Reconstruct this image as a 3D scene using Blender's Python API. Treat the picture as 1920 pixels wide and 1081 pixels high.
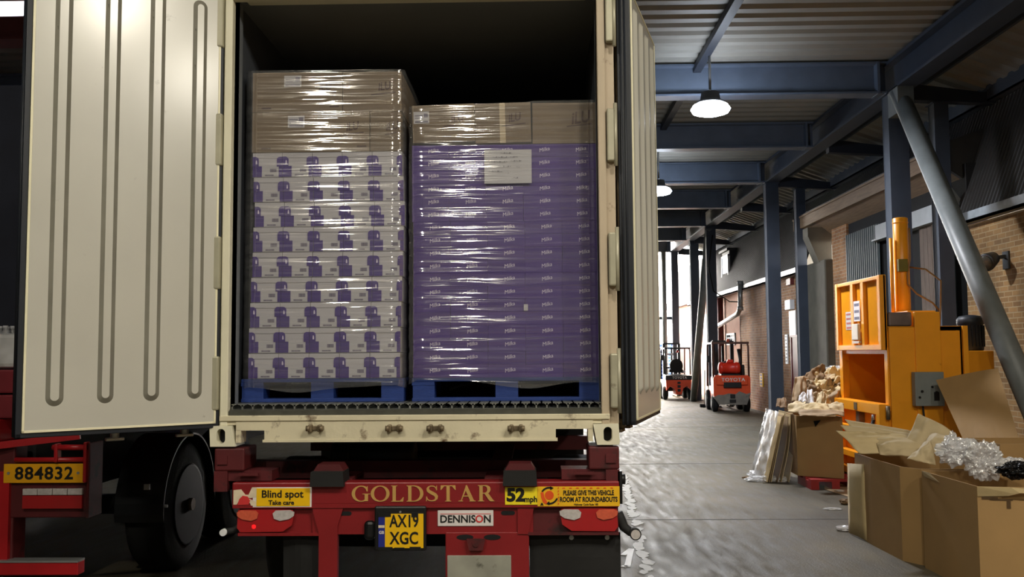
import bpy, bmesh, math, random
from mathutils import Vector, Matrix, noise
random.seed(7)
SC = bpy.context.scene
COL = SC.collection
R_ = math.radians
for _o in list(bpy.data.objects): bpy.data.objects.remove(_o)

# ------------------------------------------------------------------ camera
FPX = 1750.0
CAM = Vector((0.70, -5.556, 1.75))
_psi, _th, _rho = math.atan(39.15 / FPX), math.atan(119.8 / FPX), 0.0071
_f = Vector((-math.sin(_psi) * math.cos(_th), math.cos(_psi) * math.cos(_th), math.sin(_th)))
_u = Vector((math.sin(_psi) * math.sin(_th), -math.cos(_psi) * math.sin(_th), math.cos(_th)))
_r = Vector((math.cos(_psi), math.sin(_psi), 0))
RT = _r * math.cos(_rho) - _u * math.sin(_rho)
UP = _u * math.cos(_rho) + _r * math.sin(_rho)
FW = _f
cd = bpy.data.cameras.new('camera'); co = bpy.data.objects.new('camera', cd); COL.objects.link(co)
cd.sensor_fit = 'HORIZONTAL'; cd.sensor_width = 36.0; cd.lens = FPX / 1920 * 36.0
cd.clip_start = 0.05; cd.clip_end = 300
m3 = Matrix((RT, UP, -FW)).transposed()
co.matrix_world = Matrix.Translation(CAM) @ m3.to_4x4()
SC.camera = co
def ray(x, y): return RT * ((x - 960) / FPX) - UP * ((y - 540.5) / FPX) + FW
def at(x, y, Y):                       # point of the photograph on the plane at depth Y
    d = ray(x, y); return CAM + d * ((Y - CAM.y) / d.y)
def atx(x, y, X):
    d = ray(x, y); return CAM + d * ((X - CAM.x) / d.x)
def atz(x, y, Z):
    d = ray(x, y); return CAM + d * ((Z - CAM.z) / d.z)

# ------------------------------------------------------------------ world, exposure
SC.view_settings.view_transform = 'Standard'; SC.view_settings.look = 'None'
SC.view_settings.gamma = 1.0; SC.view_settings.exposure = 0.0; SC.view_settings.use_curve_mapping = False
W = bpy.data.worlds.new('overcast_sky'); SC.world = W; W.use_nodes = True
_bg = W.node_tree.nodes['Background']; _bg.inputs[0].default_value = (1.0, 0.95, 0.885, 1); _bg.inputs[1].default_value = 28.0

# ------------------------------------------------------------------ helpers
ORIG = {}
def thing(name, label, cat, loc=(0, 0, 0), group=None):
    o = bpy.data.objects.new(name, None); COL.objects.link(o); o.location = loc
    o.empty_display_size = .1; ORIG[o.name] = Vector(loc)
    return tag(o, label, cat, group)
def tag(o, label, cat, group=None, kind=None):
    o['label'] = label; o['category'] = cat
    if group: o['group'] = group
    if kind: o['kind'] = kind
    return o
def struct(o, label=None):
    o['kind'] = 'structure'
    if label: o['label'] = label
    return o
def obj(name, bm, mats, parent=None, label=None, smooth=False, base=None):
    """links bm (world coordinates) as ONE mesh object; a child takes its root's origin, a top-level object gets its origin at base"""
    o_ = Vector((0, 0, 0))
    if parent is not None: o_ = ORIG.get(parent.name, o_)
    elif base is not None: o_ = Vector(base)
    if o_.length > 0: bmesh.ops.translate(bm, verts=bm.verts, vec=-o_)
    me = bpy.data.meshes.new(name); bm.to_mesh(me); bm.free()
    if not isinstance(mats, (list, tuple)): mats = [mats]
    for m in mats: me.materials.append(m)
    if smooth: me.polygons.foreach_set('use_smooth', [True] * len(me.polygons))
    o = bpy.data.objects.new(name, me); COL.objects.link(o)
    if parent is not None: o.parent = parent; ORIG[o.name] = o_
    else: o.location = o_; ORIG[o.name] = o_
    if label: o['label'] = label
    return o
def copy_tree(o, parent=None):
    c = o.copy(); COL.objects.link(c)
    if parent is not None: c.parent = parent
    for ch in list(o.children): copy_tree(ch, c)
    return c
def B(): return bmesh.new()
def _new(bm, n0, mi, smooth=None):
    bm.faces.ensure_lookup_table()
    for f in bm.faces[n0:]:
        f.material_index = mi
        if smooth is not None: f.smooth = smooth
def box(bm, x0, x1, y0, y1, z0, z1, mi=0, bev=0, xf=None):
    t = bmesh.new(); bmesh.ops.create_cube(t, size=1)
    for v in t.verts:
        v.co = Vector(((x0 + x1) / 2 + v.co.x * (x1 - x0), (y0 + y1) / 2 + v.co.y * (y1 - y0), (z0 + z1) / 2 + v.co.z * (z1 - z0)))
    if bev > 0: bmesh.ops.bevel(t, geom=t.edges[:], offset=bev, segments=2, profile=.5, affect='EDGES')
    merge(bm, t, mi, xf)
def merge(bm, t, mi=None, xf=None):
    if xf is not None: bmesh.ops.transform(t, matrix=xf, verts=t.verts)
    mp = {v: bm.verts.new(v.co) for v in t.verts}
    for f in t.faces:
        try:
            g = bm.faces.new([mp[v] for v in f.verts]); g.material_index = f.material_index if mi is None else mi; g.smooth = f.smooth
        except ValueError: pass
    t.free()
def frame_of(p0, p1):
    z = (Vector(p1) - Vector(p0)); L = z.length; z.normalize()
    a = Vector((0, 0, 1)) if abs(z.z) < .95 else Vector((0, 1, 0))
    x = a.cross(z).normalized(); y = z.cross(x)
    return Matrix.Translation(Vector(p0)) @ Matrix((x, y, z)).transposed().to_4x4(), L
def cyl(bm, p0, p1, r, r2=None, seg=20, mi=0, caps=True, bev=0):
    r2 = r if r2 is None else r2
    M_, L = frame_of(p0, p1); n0 = len(bm.faces); rings = []
    prof = [(r, 0), (r2, L)] if not bev else [(r - bev, 0), (r, bev), (r2, L - bev), (r2 - bev, L)]
    for rr, zz in prof:
        rings.append([bm.verts.new(M_ @ Vector((rr * math.cos(k * 2 * math.pi / seg), rr * math.sin(k * 2 * math.pi / seg), zz))) for k in range(seg)])
    for a, b in zip(rings[:-1], rings[1:]):
        for k in range(seg): bm.faces.new((a[k], a[(k + 1) % seg], b[(k + 1) % seg], b[k]))
    _new(bm, n0, mi, True); n1 = len(bm.faces)
    if caps: bm.faces.new(rings[0][::-1]); bm.faces.new(rings[-1]); _new(bm, n1, mi, False)
def lathe(bm, p0, axis, prof, seg=28, mi=0):
    """prof: list of (radius, height) along axis from p0"""
    M_, _ = frame_of(p0, Vector(p0) + Vector(axis)); n0 = len(bm.faces); rings = []
    for rr, zz in prof:
        rr = max(rr, 1e-4)
        rings.append([bm.verts.new(M_ @ Vector((rr * math.cos(k * 2 * math.pi / seg), rr * math.sin(k * 2 * math.pi / seg), zz))) for k in range(seg)])
    for a, b in zip(rings[:-1], rings[1:]):
        for k in range(seg): bm.faces.new((a[k], a[(k + 1) % seg], b[(k + 1) % seg], b[k]))
    bm.faces.new(rings[0][::-1]); bm.faces.new(rings[-1]); _new(bm, n0, mi, True)
def tube(bm, pts, r, seg=10, mi=0, rs=None):
    pts = [Vector(p) for p in pts]; n0 = len(bm.faces); rings = []; px = None
    for i, p in enumerate(pts):
        d = (pts[min(i + 1, len(pts) - 1)] - pts[max(i - 1, 0)]).normalized()
        if px is None:
            a = Vector((0, 0, 1)) if abs(d.z) < .9 else Vector((1, 0, 0)); px = a.cross(d).normalized()
        x = (px - d * px.dot(d)).normalized(); px = x; y = d.cross(x); rr = rs[i] if rs else r
        rings.append([bm.verts.new(p + x * rr * math.cos(k * 2 * math.pi / seg) + y * rr * math.sin(k * 2 * math.pi / seg)) for k in range(seg)])
    for a, b in zip(rings[:-1], rings[1:]):
        for k in range(seg): bm.faces.new((a[k], a[(k + 1) % seg], b[(k + 1) % seg], b[k]))
    bm.faces.new(rings[0][::-1]); bm.faces.new(rings[-1]); _new(bm, n0, mi, True)
def prism(bm, poly, ax, t0, t1, mi=0):
    """poly: 2D points in the two axes other than ax (ax 'x' -> (y,z), 'y' -> (x,z), 'z' -> (x,y)), extruded along ax"""
    def P(a, b, t): return {'x': (t, a, b), 'y': (a, t, b), 'z': (a, b, t)}[ax]
    n0 = len(bm.faces)
    A = [bm.verts.new(P(a, b, t0)) for a, b in poly]; C = [bm.verts.new(P(a, b, t1)) for a, b in poly]
    n = len(poly)
    bm.faces.new(A); bm.faces.new(C[::-1])
    for k in range(n): bm.faces.new((A[k], C[k], C[(k + 1) % n], A[(k + 1) % n]))
    bmesh.ops.recalc_face_normals(bm, faces=bm.faces[n0:] if False else list(bm.faces)[n0:])
    _new(bm, n0, mi)
def sheet(w, h, nx, ny, fn, th=.005):
    """solid bent sheet: fn(u,v)->Vector for u in 0..1, v in 0..1"""
    bm = B(); g = [[fn(i / nx, j / ny) for i in range(nx + 1)] for j in range(ny + 1)]
    V = [[bm.verts.new(p) for p in row] for row in g]
    for j in range(ny):
        for i in range(nx): bm.faces.new((V[j][i], V[j][i + 1], V[j + 1][i + 1], V[j + 1][i]))
    bm.normal_update()
    if th: bmesh.ops.solidify(bm, geom=bm.faces[:], thickness=th)
    return bm
def beam(bm, p0, p1, w, h, mi=0, up=None):
    """rectangular bar from p0 to p1; w across, h along 'up'"""
    p0, p1 = Vector(p0), Vector(p1); d = (p1 - p0).normalized()
    upv = Vector(up) if up else (Vector((0, 0, 1)) if abs(d.z) < .9 else Vector((0, 1, 0)))
    s = d.cross(upv).normalized(); t = s.cross(d).normalized(); n0 = len(bm.faces)
    q = [[bm.verts.new(p + s * a * w / 2 + t * b * h / 2) for a, b in ((-1, -1), (1, -1), (1, 1), (-1, 1))] for p in (p0, p1)]
    bm.faces.new(q[0][::-1]); bm.faces.new(q[1])
    for k in range(4): bm.faces.new((q[0][k], q[0][(k + 1) % 4], q[1][(k + 1) % 4], q[1][k]))
    _new(bm, n0, mi)
def text(name, s, size, loc, mat, parent, rot=(R_(90), 0, 0), sx=1.0, bold=0.0, shear=0.0, align='CENTER', space=1.0, ext=.0008):
    c = bpy.data.curves.new(name, 'FONT'); c.body = s; c.size = size; c.align_x = align; c.align_y = 'CENTER'
    c.extrude = ext; c.offset = bold; c.shear = shear; c.space_character = space; c.materials.append(mat)
    c.resolution_u = 3
    tmp = bpy.data.objects.new(name, c); me = bpy.data.meshes.new_from_object(tmp); bpy.data.objects.remove(tmp); bpy.data.curves.remove(c)
    o = bpy.data.objects.new(name, me); COL.objects.link(o)
    o0 = Vector((0, 0, 0))
    if parent is not None: o.parent = parent; o0 = ORIG.get(parent.name, o0)
    o.location = Vector(loc) - o0; o.rotation_euler = rot; o.scale = (sx, 1, 1)
    return o
ORD = ['first', 'second', 'third', 'fourth', 'fifth', 'sixth', 'seventh', 'eighth', 'ninth', 'tenth', 'eleventh', 'twelfth',
       'thirteenth', 'fourteenth', 'fifteenth', 'sixteenth', 'seventeenth', 'eighteenth']

# ------------------------------------------------------------------ materials
def srgb(r, g, b):
    return tuple(((c / 255) / 12.92 if c / 255 <= .04045 else ((c / 255 + .055) / 1.055) ** 2.4) for c in (r, g, b)) + (1,)
def M(name, col, rough=.5, metal=0.0, var=.12, scale=6.0, dirt=None, bump=0.0, bscale=40.0, stretch=(1, 1, 1), spec=.5, coat=0, rand=0.0):
    m = bpy.data.materials.new(name); m.use_nodes = True; nt = m.node_tree; N = nt.nodes; L = nt.links
    p = N['Principled BSDF']; p.inputs['Roughness'].default_value = rough; p.inputs['Metallic'].default_value = metal
    p.inputs['Specular IOR Level'].default_value = spec; p.inputs['Coat Weight'].default_value = coat
    tc = N.new('ShaderNodeTexCoord'); mp = N.new('ShaderNodeMapping'); mp.inputs['Scale'].default_value = stretch
    L.new(tc.outputs['Object'], mp.inputs['Vector'])
    c = srgb(*col)
    nz = N.new('ShaderNodeTexNoise'); nz.inputs['Scale'].default_value = scale; nz.inputs['Detail'].default_value = 5
    L.new(mp.outputs[0], nz.inputs['Vector'])
    rp = N.new('ShaderNodeValToRGB'); rp.color_ramp.elements[0].position = .3; rp.color_ramp.elements[1].position = .7
    rp.color_ramp.elements[0].color = tuple(x * (1 - var) for x in c[:3]) + (1,); rp.color_ramp.elements[1].color = tuple(min(1, x * (1 + var)) for x in c[:3]) + (1,)
    L.new(nz.outputs['Fac'], rp.inputs[0]); out = rp.outputs[0]
    if rand:
        oi = N.new('ShaderNodeObjectInfo'); hs = N.new('ShaderNodeHueSaturation'); mr = N.new('ShaderNodeMapRange')
        mr.inputs[3].default_value = 1 - rand; mr.inputs[4].default_value = 1 + rand
        L.new(oi.outputs['Random'], mr.inputs[0]); L.new(mr.outputs[0], hs.inputs['Value']); L.new(out, hs.inputs['Color']); out = hs.outputs[0]
    if dirt:
        dc, amt, ds = dirt[:3]; n2 = N.new('ShaderNodeTexNoise'); n2.inputs['Scale'].default_value = ds; n2.inputs['Detail'].default_value = 8; n2.inputs['Roughness'].default_value = .65
        L.new(mp.outputs[0], n2.inputs['Vector'])
        r2 = N.new('ShaderNodeValToRGB'); r2.color_ramp.elements[0].position = .72 - amt * .35; r2.color_ramp.elements[1].position = .82 - amt * .25
        mx = N.new('ShaderNodeMix'); mx.data_type = 'RGBA'
        L.new(n2.outputs['Fac'], r2.inputs[0]); L.new(r2.outputs[0], mx.inputs[0]); L.new(out, mx.inputs[6]); mx.inputs[7].default_value = srgb(*dc); out = mx.outputs[2]
    L.new(out, p.inputs['Base Color'])
    if bump:
        n3 = N.new('ShaderNodeTexNoise'); n3.inputs['Scale'].default_value = bscale; n3.inputs['Detail'].default_value = 4
        L.new(mp.outputs[0], n3.inputs['Vector']); bp = N.new('ShaderNodeBump'); bp.inputs['Strength'].default_value = bump; bp.inputs['Distance'].default_value = .01
        L.new(n3.outputs['Fac'], bp.inputs['Height']); L.new(bp.outputs[0], p.inputs['Normal'])
    return m
def Emit(name, col, s):
    m = bpy.data.materials.new(name); m.use_nodes = True; nt = m.node_tree
    p = nt.nodes['Principled BSDF']; p.inputs['Base Color'].default_value = srgb(*col); p.inputs['Emission Color'].default_value = srgb(*col); p.inputs['Emission Strength'].default_value = s
    return m
CREAM = M('cream_paint', (226, 221, 196), .4, var=.05, scale=2, dirt=((112, 88, 62), .12, 7), bump=.1, bscale=15)
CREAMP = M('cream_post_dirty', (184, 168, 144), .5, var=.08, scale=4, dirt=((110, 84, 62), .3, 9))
CREAMD = M('cream_worn_sill', (214, 205, 176), .5, var=.08, scale=3, dirt=((92, 66, 44), .42, 9), bump=.2, bscale=18)
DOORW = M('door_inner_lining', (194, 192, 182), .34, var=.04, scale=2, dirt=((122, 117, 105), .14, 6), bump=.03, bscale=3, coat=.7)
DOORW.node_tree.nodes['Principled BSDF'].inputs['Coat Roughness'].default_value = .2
GROOVE = M('door_rib_grime_shade', (132, 129, 117), .5, var=.12, scale=5)  # grime and side shade together in one grey, left door rib walls only
GASK = M('gasket_rubber', (24, 29, 38), .5, var=.15)
HINGE = M('hinge_steel_greenish', (172, 168, 146), .4, metal=.2, dirt=((90, 78, 60), .2, 10))
LINING = M('interior_lining', (120, 124, 128), .45, var=.06, scale=3)
ALU = M('aluminium_floor', (150, 152, 146), .4, metal=.7, var=.12, scale=20)
ALUD = M('aluminium_threshold_worn', (84, 84, 76), .5, metal=.5, var=.2, scale=10)
BLACK = M('black_rubber', (20, 20, 20), .75, var=.25, scale=4)
BLKP = M('black_paint', (17, 18, 20), .45, var=.2)
RED = M('trailer_red', (132, 28, 32), .4, var=.1, scale=3, dirt=((70, 14, 16), .2, 5), bump=.05)
REDD = M('chassis_red_grimy', (84, 19, 23), .6, var=.2, scale=4, dirt=((35, 20, 18), .5, 6))
REDB = M('bright_red', (170, 28, 34), .35, var=.06)
GOLD = M('gold_lettering', (192, 152, 84), .5, var=.06)
YELP = M('plate_yellow', (240, 190, 20), .35, var=.03)
YELS = M('sticker_yellow', (244, 222, 40), .4, var=.03)
YELO = M('sticker_amber', (240, 186, 30), .45, var=.06, dirt=((196, 140, 30), .2, 20))
INK = M('black_ink', (16, 16, 16), .5, var=0)
ORNG = M('orange_ink', (226, 84, 26), .5, var=.04)
BLUEP = M('plate_blue', (36, 44, 130), .4, var=.05)
WHITEP = M('white_plate', (226, 220, 218), .4, var=.03)
WHITEW = M('white_weathered', (224, 208, 180), .5, var=.1, scale=20)
REDINK = M('red_ink', (206, 52, 52), .5, var=0)
LREDG = M('lens_red', (164, 28, 34), .15, var=.05, coat=.5)
LORG = M('lens_orange', (206, 92, 66), .2, var=.1, scale=60, coat=.5)
LWHT = M('lens_clear', (190, 184, 182), .15, var=.12, scale=60, coat=.5)
STEEL = M('galvanised_steel', (170, 172, 172), .35, metal=.6, var=.1, dirt=((96, 84, 66), .15, 12))
RUST = M('worn_steel', (120, 106, 84), .5, metal=.5, var=.3, scale=12)
PALL = M('pallet_blue', (16, 48, 116), .6, var=.12, scale=8, bump=.15, stretch=(1, 1, 6))
CARD = M('cardboard_brown', (160, 136, 104), .75, var=.06, scale=5, bump=.05, bscale=60, rand=.06)
CARDW = M('cardboard_grey_brown', (132, 114, 90), .75, var=.06, scale=5, bump=.05, bscale=60, rand=.06)
CARDL = M('cardboard_pale', (206, 184, 138), .75, var=.07, scale=6, bump=.06, bscale=50, rand=.08)
CARDD = M('cardboard_flute_dark', (118, 92, 62), .8, var=.15, scale=10)
CARDB = M('bin_cardboard', (166, 132, 84), .75, var=.06, scale=4, bump=.06, bscale=40, dirt=((140, 108, 70), .15, 5))
KRAFT = M('kraft_paper', (198, 178, 138), .7, var=.06, scale=6, bump=.1, bscale=25)
TAPE = M('pale_tape', (196, 176, 138), .3, var=.05)
CMARK = M('carton_print_brown', (86, 62, 54), .75, var=.1)
WCART = M('white_carton', (206, 203, 204), .6, var=.03, scale=8, rand=.03)
PURP = M('purple_print', (74, 48, 134), .5, var=.06)
PCART = M('purple_carton', (80, 50, 136), .5, var=.06, scale=6, rand=.07)
LOGO = M('logo_lilac_white', (240, 230, 248), .6, var=.03)
PAPER = M('white_paper', (206, 204, 204), .7, var=.03)
GREYPR = M('grey_barcode_print', (132, 126, 140), .7, var=.25, scale=160, stretch=(1, 1, .05))
PENINK = M('pencil_text', (140, 138, 140), .7, var=0)
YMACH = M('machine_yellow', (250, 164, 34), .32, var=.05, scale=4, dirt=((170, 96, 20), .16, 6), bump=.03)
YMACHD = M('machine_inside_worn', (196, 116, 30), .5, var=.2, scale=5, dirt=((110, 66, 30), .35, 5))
GREYB = M('grey_control_box', (128, 134, 132), .45, var=.08, dirt=((70, 70, 64), .25, 12))
MOTOR = M('motor_dark', (38, 42, 48), .5, var=.2)
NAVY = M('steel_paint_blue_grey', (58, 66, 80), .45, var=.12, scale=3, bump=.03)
BEAMLIT = M('roof_beam_lamplit', (102, 114, 132), .45, var=.12, scale=3, bump=.03)  # steel colour lightened to stand in for lamp haze on the beams
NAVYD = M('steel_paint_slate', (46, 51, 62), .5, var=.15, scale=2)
LITSIDE_GUTTER = M('lit_side_and_gutter_steel', (80, 87, 97), .75, var=.08, scale=3, spec=.15)  # paler steel: lamp light painted on column left faces; also the gutter colour
PIPE = M('pipe_grey', (120, 126, 126), .45, var=.15, scale=4, bump=.05)
DECK = M('roof_deck_pale', (150, 147, 138), .55, var=.08, scale=2)
SLATE = M('slate_dark', (50, 50, 52), .6, var=.2, scale=3)
CORR = M('corrugated_grey', (38, 37, 36), .6, var=.14, scale=3)
CORRG = M('corrugated_green_grey', (62, 76, 78), .5, var=.1)
WOOD = M('old_timber', (134, 108, 82), .7, var=.2, scale=5, stretch=(6, .6, 6), bump=.2, bscale=20)
WOODD = M('dark_timber', (92, 72, 58), .7, var=.25, scale=6, stretch=(8, 8, .6), bump=.2, bscale=20)
LINTEL = M('lintel_paint', (150, 156, 160), .45, var=.08)
STONE = M('old_render', (92, 86, 74), .8, var=.2, scale=3, bump=.3, bscale=8)
DARK = M('dark_void', (16, 16, 18), .9, var=.1)
DOORR = M('door_dark_red', (104, 44, 40), .5, var=.1)
WFRAME = M('white_frame', (226, 228, 230), .4, var=.03)
WSIGN = M('white_sign', (232, 234, 236), .4, var=.02)
GUTT = M('gutter_zinc', (172, 176, 178), .3, metal=.5, var=.12, scale=8)
FORKO = M('forklift_orange', (236, 84, 40), .38, var=.05, dirt=((120, 70, 50), .16, 6))
FORKG = M('forklift_grey_scuffed', (128, 122, 112), .6, var=.2, scale=5, dirt=((70, 62, 54), .35, 6))
FORKB = M('forklift_black', (26, 28, 32), .45, var=.15)
GASR = M('gas_bottle_red', (232, 54, 34), .35, var=.04)
TYRE = M('tyre', (24, 24, 24), .85, var=.25, scale=8, bump=.2)
RIM = M('wheel_rim', (13, 13, 13), .6, spec=.2, var=.25)
PALB = M('pallet_stack_blue', (20, 104, 196), .55, var=.12)
REDPAL = M('red_pallet', (150, 34, 34), .6, var=.12)
BLKBAG = M('black_bag', (16, 16, 18), .35, var=.2, bump=.4, bscale=25)
FLOODG = M('floodlight_housing', (44, 44, 44), .45, var=.2)
ROAD = None
def glassy(name, tint, haze, gloss, rough, wr=None, bump=.5, hazecol=(1, 1, 1, 1), det=6, dist=.6):
    m = bpy.data.materials.new(name); m.use_nodes = True; nt = m.node_tree; N = nt.nodes; L = nt.links
    N.remove(N['Principled BSDF']); out = N['Material Output']
    tr = N.new('ShaderNodeBsdfTransparent'); tr.inputs[0].default_value = tint
    df = N.new('ShaderNodeBsdfDiffuse'); df.inputs[0].default_value = hazecol
    gl = N.new('ShaderNodeBsdfGlossy'); gl.inputs['Roughness'].default_value = rough
    tc = N.new('ShaderNodeTexCoord'); mp = N.new('ShaderNodeMapping'); mp.inputs['Scale'].default_value = wr or (1, 1, 1)
    L.new(tc.outputs['Object'], mp.inputs[0])
    nz = N.new('ShaderNodeTexNoise'); nz.inputs['Scale'].default_value = 3; nz.inputs['Detail'].default_value = det; nz.inputs['Distortion'].default_value = dist
    L.new(mp.outputs[0], nz.inputs['Vector'])
    bp = N.new('ShaderNodeBump'); bp.inputs['Strength'].default_value = bump; bp.inputs['Distance'].default_value = .02
    L.new(nz.outputs['Fac'], bp.inputs['Height']); L.new(bp.outputs[0], gl.inputs['Normal'])
    n2 = N.new('ShaderNodeTexNoise'); n2.inputs['Scale'].default_value = 1.3; L.new(mp.outputs[0], n2.inputs['Vector'])
    mr = N.new('ShaderNodeMapRange'); mr.inputs[1].default_value = .35; mr.inputs[2].default_value = .7; mr.inputs[3].default_value = haze * .55; mr.inputs[4].default_value = haze * 1.6
    L.new(n2.outputs['Fac'], mr.inputs[0])
    m1 = N.new('ShaderNodeMixShader'); L.new(mr.outputs[0], m1.inputs[0]); L.new(tr.outputs[0], m1.inputs[1]); L.new(df.outputs[0], m1.inputs[2])
    m2 = N.new('ShaderNodeMixShader'); m2.inputs[0].default_value = gloss; L.new(m1.outputs[0], m2.inputs[1]); L.new(gl.outputs[0], m2.inputs[2])
    L.new(m2.outputs[0], out.inputs[0]); return m
WRAP = glassy('stretch_film', (.86, .86, .88, 1), .05, .16, .085, wr=(.16, .16, 16), bump=0, det=3, dist=.05)
SCRAPF = glassy('crumpled_film', (.95, .95, .95, 1), .5, .22, .18, wr=(4, 4, 4), bump=.7)
PET = glassy('clear_bottle_plastic', (.9, .92, .95, 1), .22, .2, .08, wr=(6, 6, 6), bump=.2)
def brick(name, c1, c2, mort, ax, sw=.225, sh=.075, dirt=.2):
    m = bpy.data.materials.new(name); m.use_nodes = True; nt = m.node_tree; N = nt.nodes; L = nt.links; p = N['Principled BSDF']
    tc = N.new('ShaderNodeTexCoord'); sp = N.new('ShaderNodeSeparateXYZ'); cb = N.new('ShaderNodeCombineXYZ')
    L.new(tc.outputs['Object'], sp.inputs[0]); L.new(sp.outputs[ax], cb.inputs[0]); L.new(sp.outputs['Z'], cb.inputs[1])
    bt = N.new('ShaderNodeTexBrick'); bt.inputs['Scale'].default_value = 1; bt.inputs['Brick Width'].default_value = sw; bt.inputs['Row Height'].default_value = sh
    bt.inputs['Mortar Size'].default_value = .008; bt.inputs['Mortar Smooth'].default_value = .2; bt.inputs['Bias'].default_value = 0
    bt.inputs['Color1'].default_value = srgb(*c1); bt.inputs['Color2'].default_value = srgb(*c2); bt.inputs['Mortar'].default_value = srgb(*mort)
    L.new(cb.outputs[0], bt.inputs['Vector'])
    nz = N.new('ShaderNodeTexNoise'); nz.inputs['Scale'].default_value = 1.6; nz.inputs['Detail'].default_value = 7; L.new(tc.outputs['Object'], nz.inputs['Vector'])
    rp = N.new('ShaderNodeValToRGB'); rp.color_ramp.elements[0].color = (1 - dirt * 2.2,) * 3 + (1,); rp.color_ramp.elements[0].position = .35; rp.color_ramp.elements[1].position = .65
    L.new(nz.outputs['Fac'], rp.inputs[0])
    mx = N.new('ShaderNodeMix'); mx.data_type = 'RGBA'; mx.blend_type = 'MULTIPLY'; mx.inputs[0].default_value = 1
    L.new(bt.outputs['Color'], mx.inputs[6]); L.new(rp.outputs[0], mx.inputs[7]); L.new(mx.outputs[2], p.inputs['Base Color'])
    p.inputs['Roughness'].default_value = .85
    bp = N.new('ShaderNodeBump'); bp.inputs['Strength'].default_value = .6; bp.inputs['Distance'].default_value = .01; bp.invert = True
    L.new(bt.outputs['Fac'], bp.inputs['Height']); L.new(bp.outputs[0], p.inputs['Normal'])
    return m
BRICK = brick('brick_old_yellow', (158, 122, 74), (126, 95, 56), (166, 144, 106), 'Y')
BRICKX = brick('brick_red', (150, 84, 62), (120, 66, 52), (150, 128, 108), 'X')
BRICKF = brick('brick_far', (206, 150, 102), (178, 122, 82), (204, 176, 146), 'Y')
def floor_mat():
    m = bpy.data.materials.new('worn_concrete'); m.use_nodes = True; nt = m.node_tree; N = nt.nodes; L = nt.links; p = N['Principled BSDF']
    tc = N.new('ShaderNodeTexCoord')
    def nz(scale, stretch=(1, 1, 1), det=6, rot=0):
        mp = N.new('ShaderNodeMapping'); mp.inputs['Scale'].default_value = stretch; mp.inputs['Rotation'].default_value = (0, 0, rot)
        L.new(tc.outputs['Object'], mp.inputs[0]); n = N.new('ShaderNodeTexNoise'); n.inputs['Scale'].default_value = scale; n.inputs['Detail'].default_value = det
        L.new(mp.outputs[0], n.inputs['Vector']); return n.outputs['Fac']
    a = nz(.55, det=8); b = nz(2.2, (5, .8, 1), 8, .35); c = nz(60, det=3)
    rp = N.new('ShaderNodeValToRGB'); rp.color_ramp.elements[0].position = .3; rp.color_ramp.elements[1].position = .72
    rp.color_ramp.elements[0].color = srgb(76, 70, 55); rp.color_ramp.elements[1].color = srgb(120, 110, 88); L.new(a, rp.inputs[0])
    r2 = N.new('ShaderNodeValToRGB'); r2.color_ramp.elements[0].position = .35; r2.color_ramp.elements[0].color = (.62,) * 3 + (1,); r2.color_ramp.elements[1].position = .6
    L.new(b, r2.inputs[0])
    mx = N.new('ShaderNodeMix'); mx.data_type = 'RGBA'; mx.blend_type = 'MULTIPLY'; mx.inputs[0].default_value = .8; L.new(rp.outputs[0], mx.inputs[6]); L.new(r2.outputs[0], mx.inputs[7])
    r3 = N.new('ShaderNodeValToRGB'); r3.color_ramp.elements[0].position = .3; r3.color_ramp.elements[0].color = (.8,) * 3 + (1,); r3.color_ramp.elements[1].position = .7; L.new(c, r3.inputs[0])
    m2 = N.new('ShaderNodeMix'); m2.data_type = 'RGBA'; m2.blend_type = 'MULTIPLY'; m2.inputs[0].default_value = 1; L.new(mx.outputs[2], m2.inputs[6]); L.new(r3.outputs[0], m2.inputs[7])
    L.new(m2.outputs[2], p.inputs['Base Color'])
    r4 = N.new('ShaderNodeMapRange'); r4.inputs[1].default_value = .3; r4.inputs[2].default_value = .7; r4.inputs[3].default_value = .52; r4.inputs[4].default_value = .80; p.inputs['Specular IOR Level'].default_value = .38; L.new(b, r4.inputs[0]); L.new(r4.outputs[0], p.inputs['Roughness'])
    ad = N.new('ShaderNodeMath'); ad.operation = 'ADD'; L.new(b, ad.inputs[0]); L.new(c, ad.inputs[1])
    bp = N.new('ShaderNodeBump'); bp.inputs['Strength'].default_value = .35; bp.inputs['Distance'].default_value = .01; L.new(ad.outputs[0], bp.inputs['Height']); L.new(bp.outputs[0], p.inputs['Normal'])
    return m
CONC = floor_mat()
JOINT = M('floor_joint_dark', (70, 68, 62), .8, var=.2)
FPAINT = M('floor_paint_worn', (132, 128, 114), .6, var=.1, scale=10, dirt=((120, 118, 110), .6, 14))
FPAINTW = M('floor_paint_fresh', (226, 226, 222), .6, var=.05)
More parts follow.
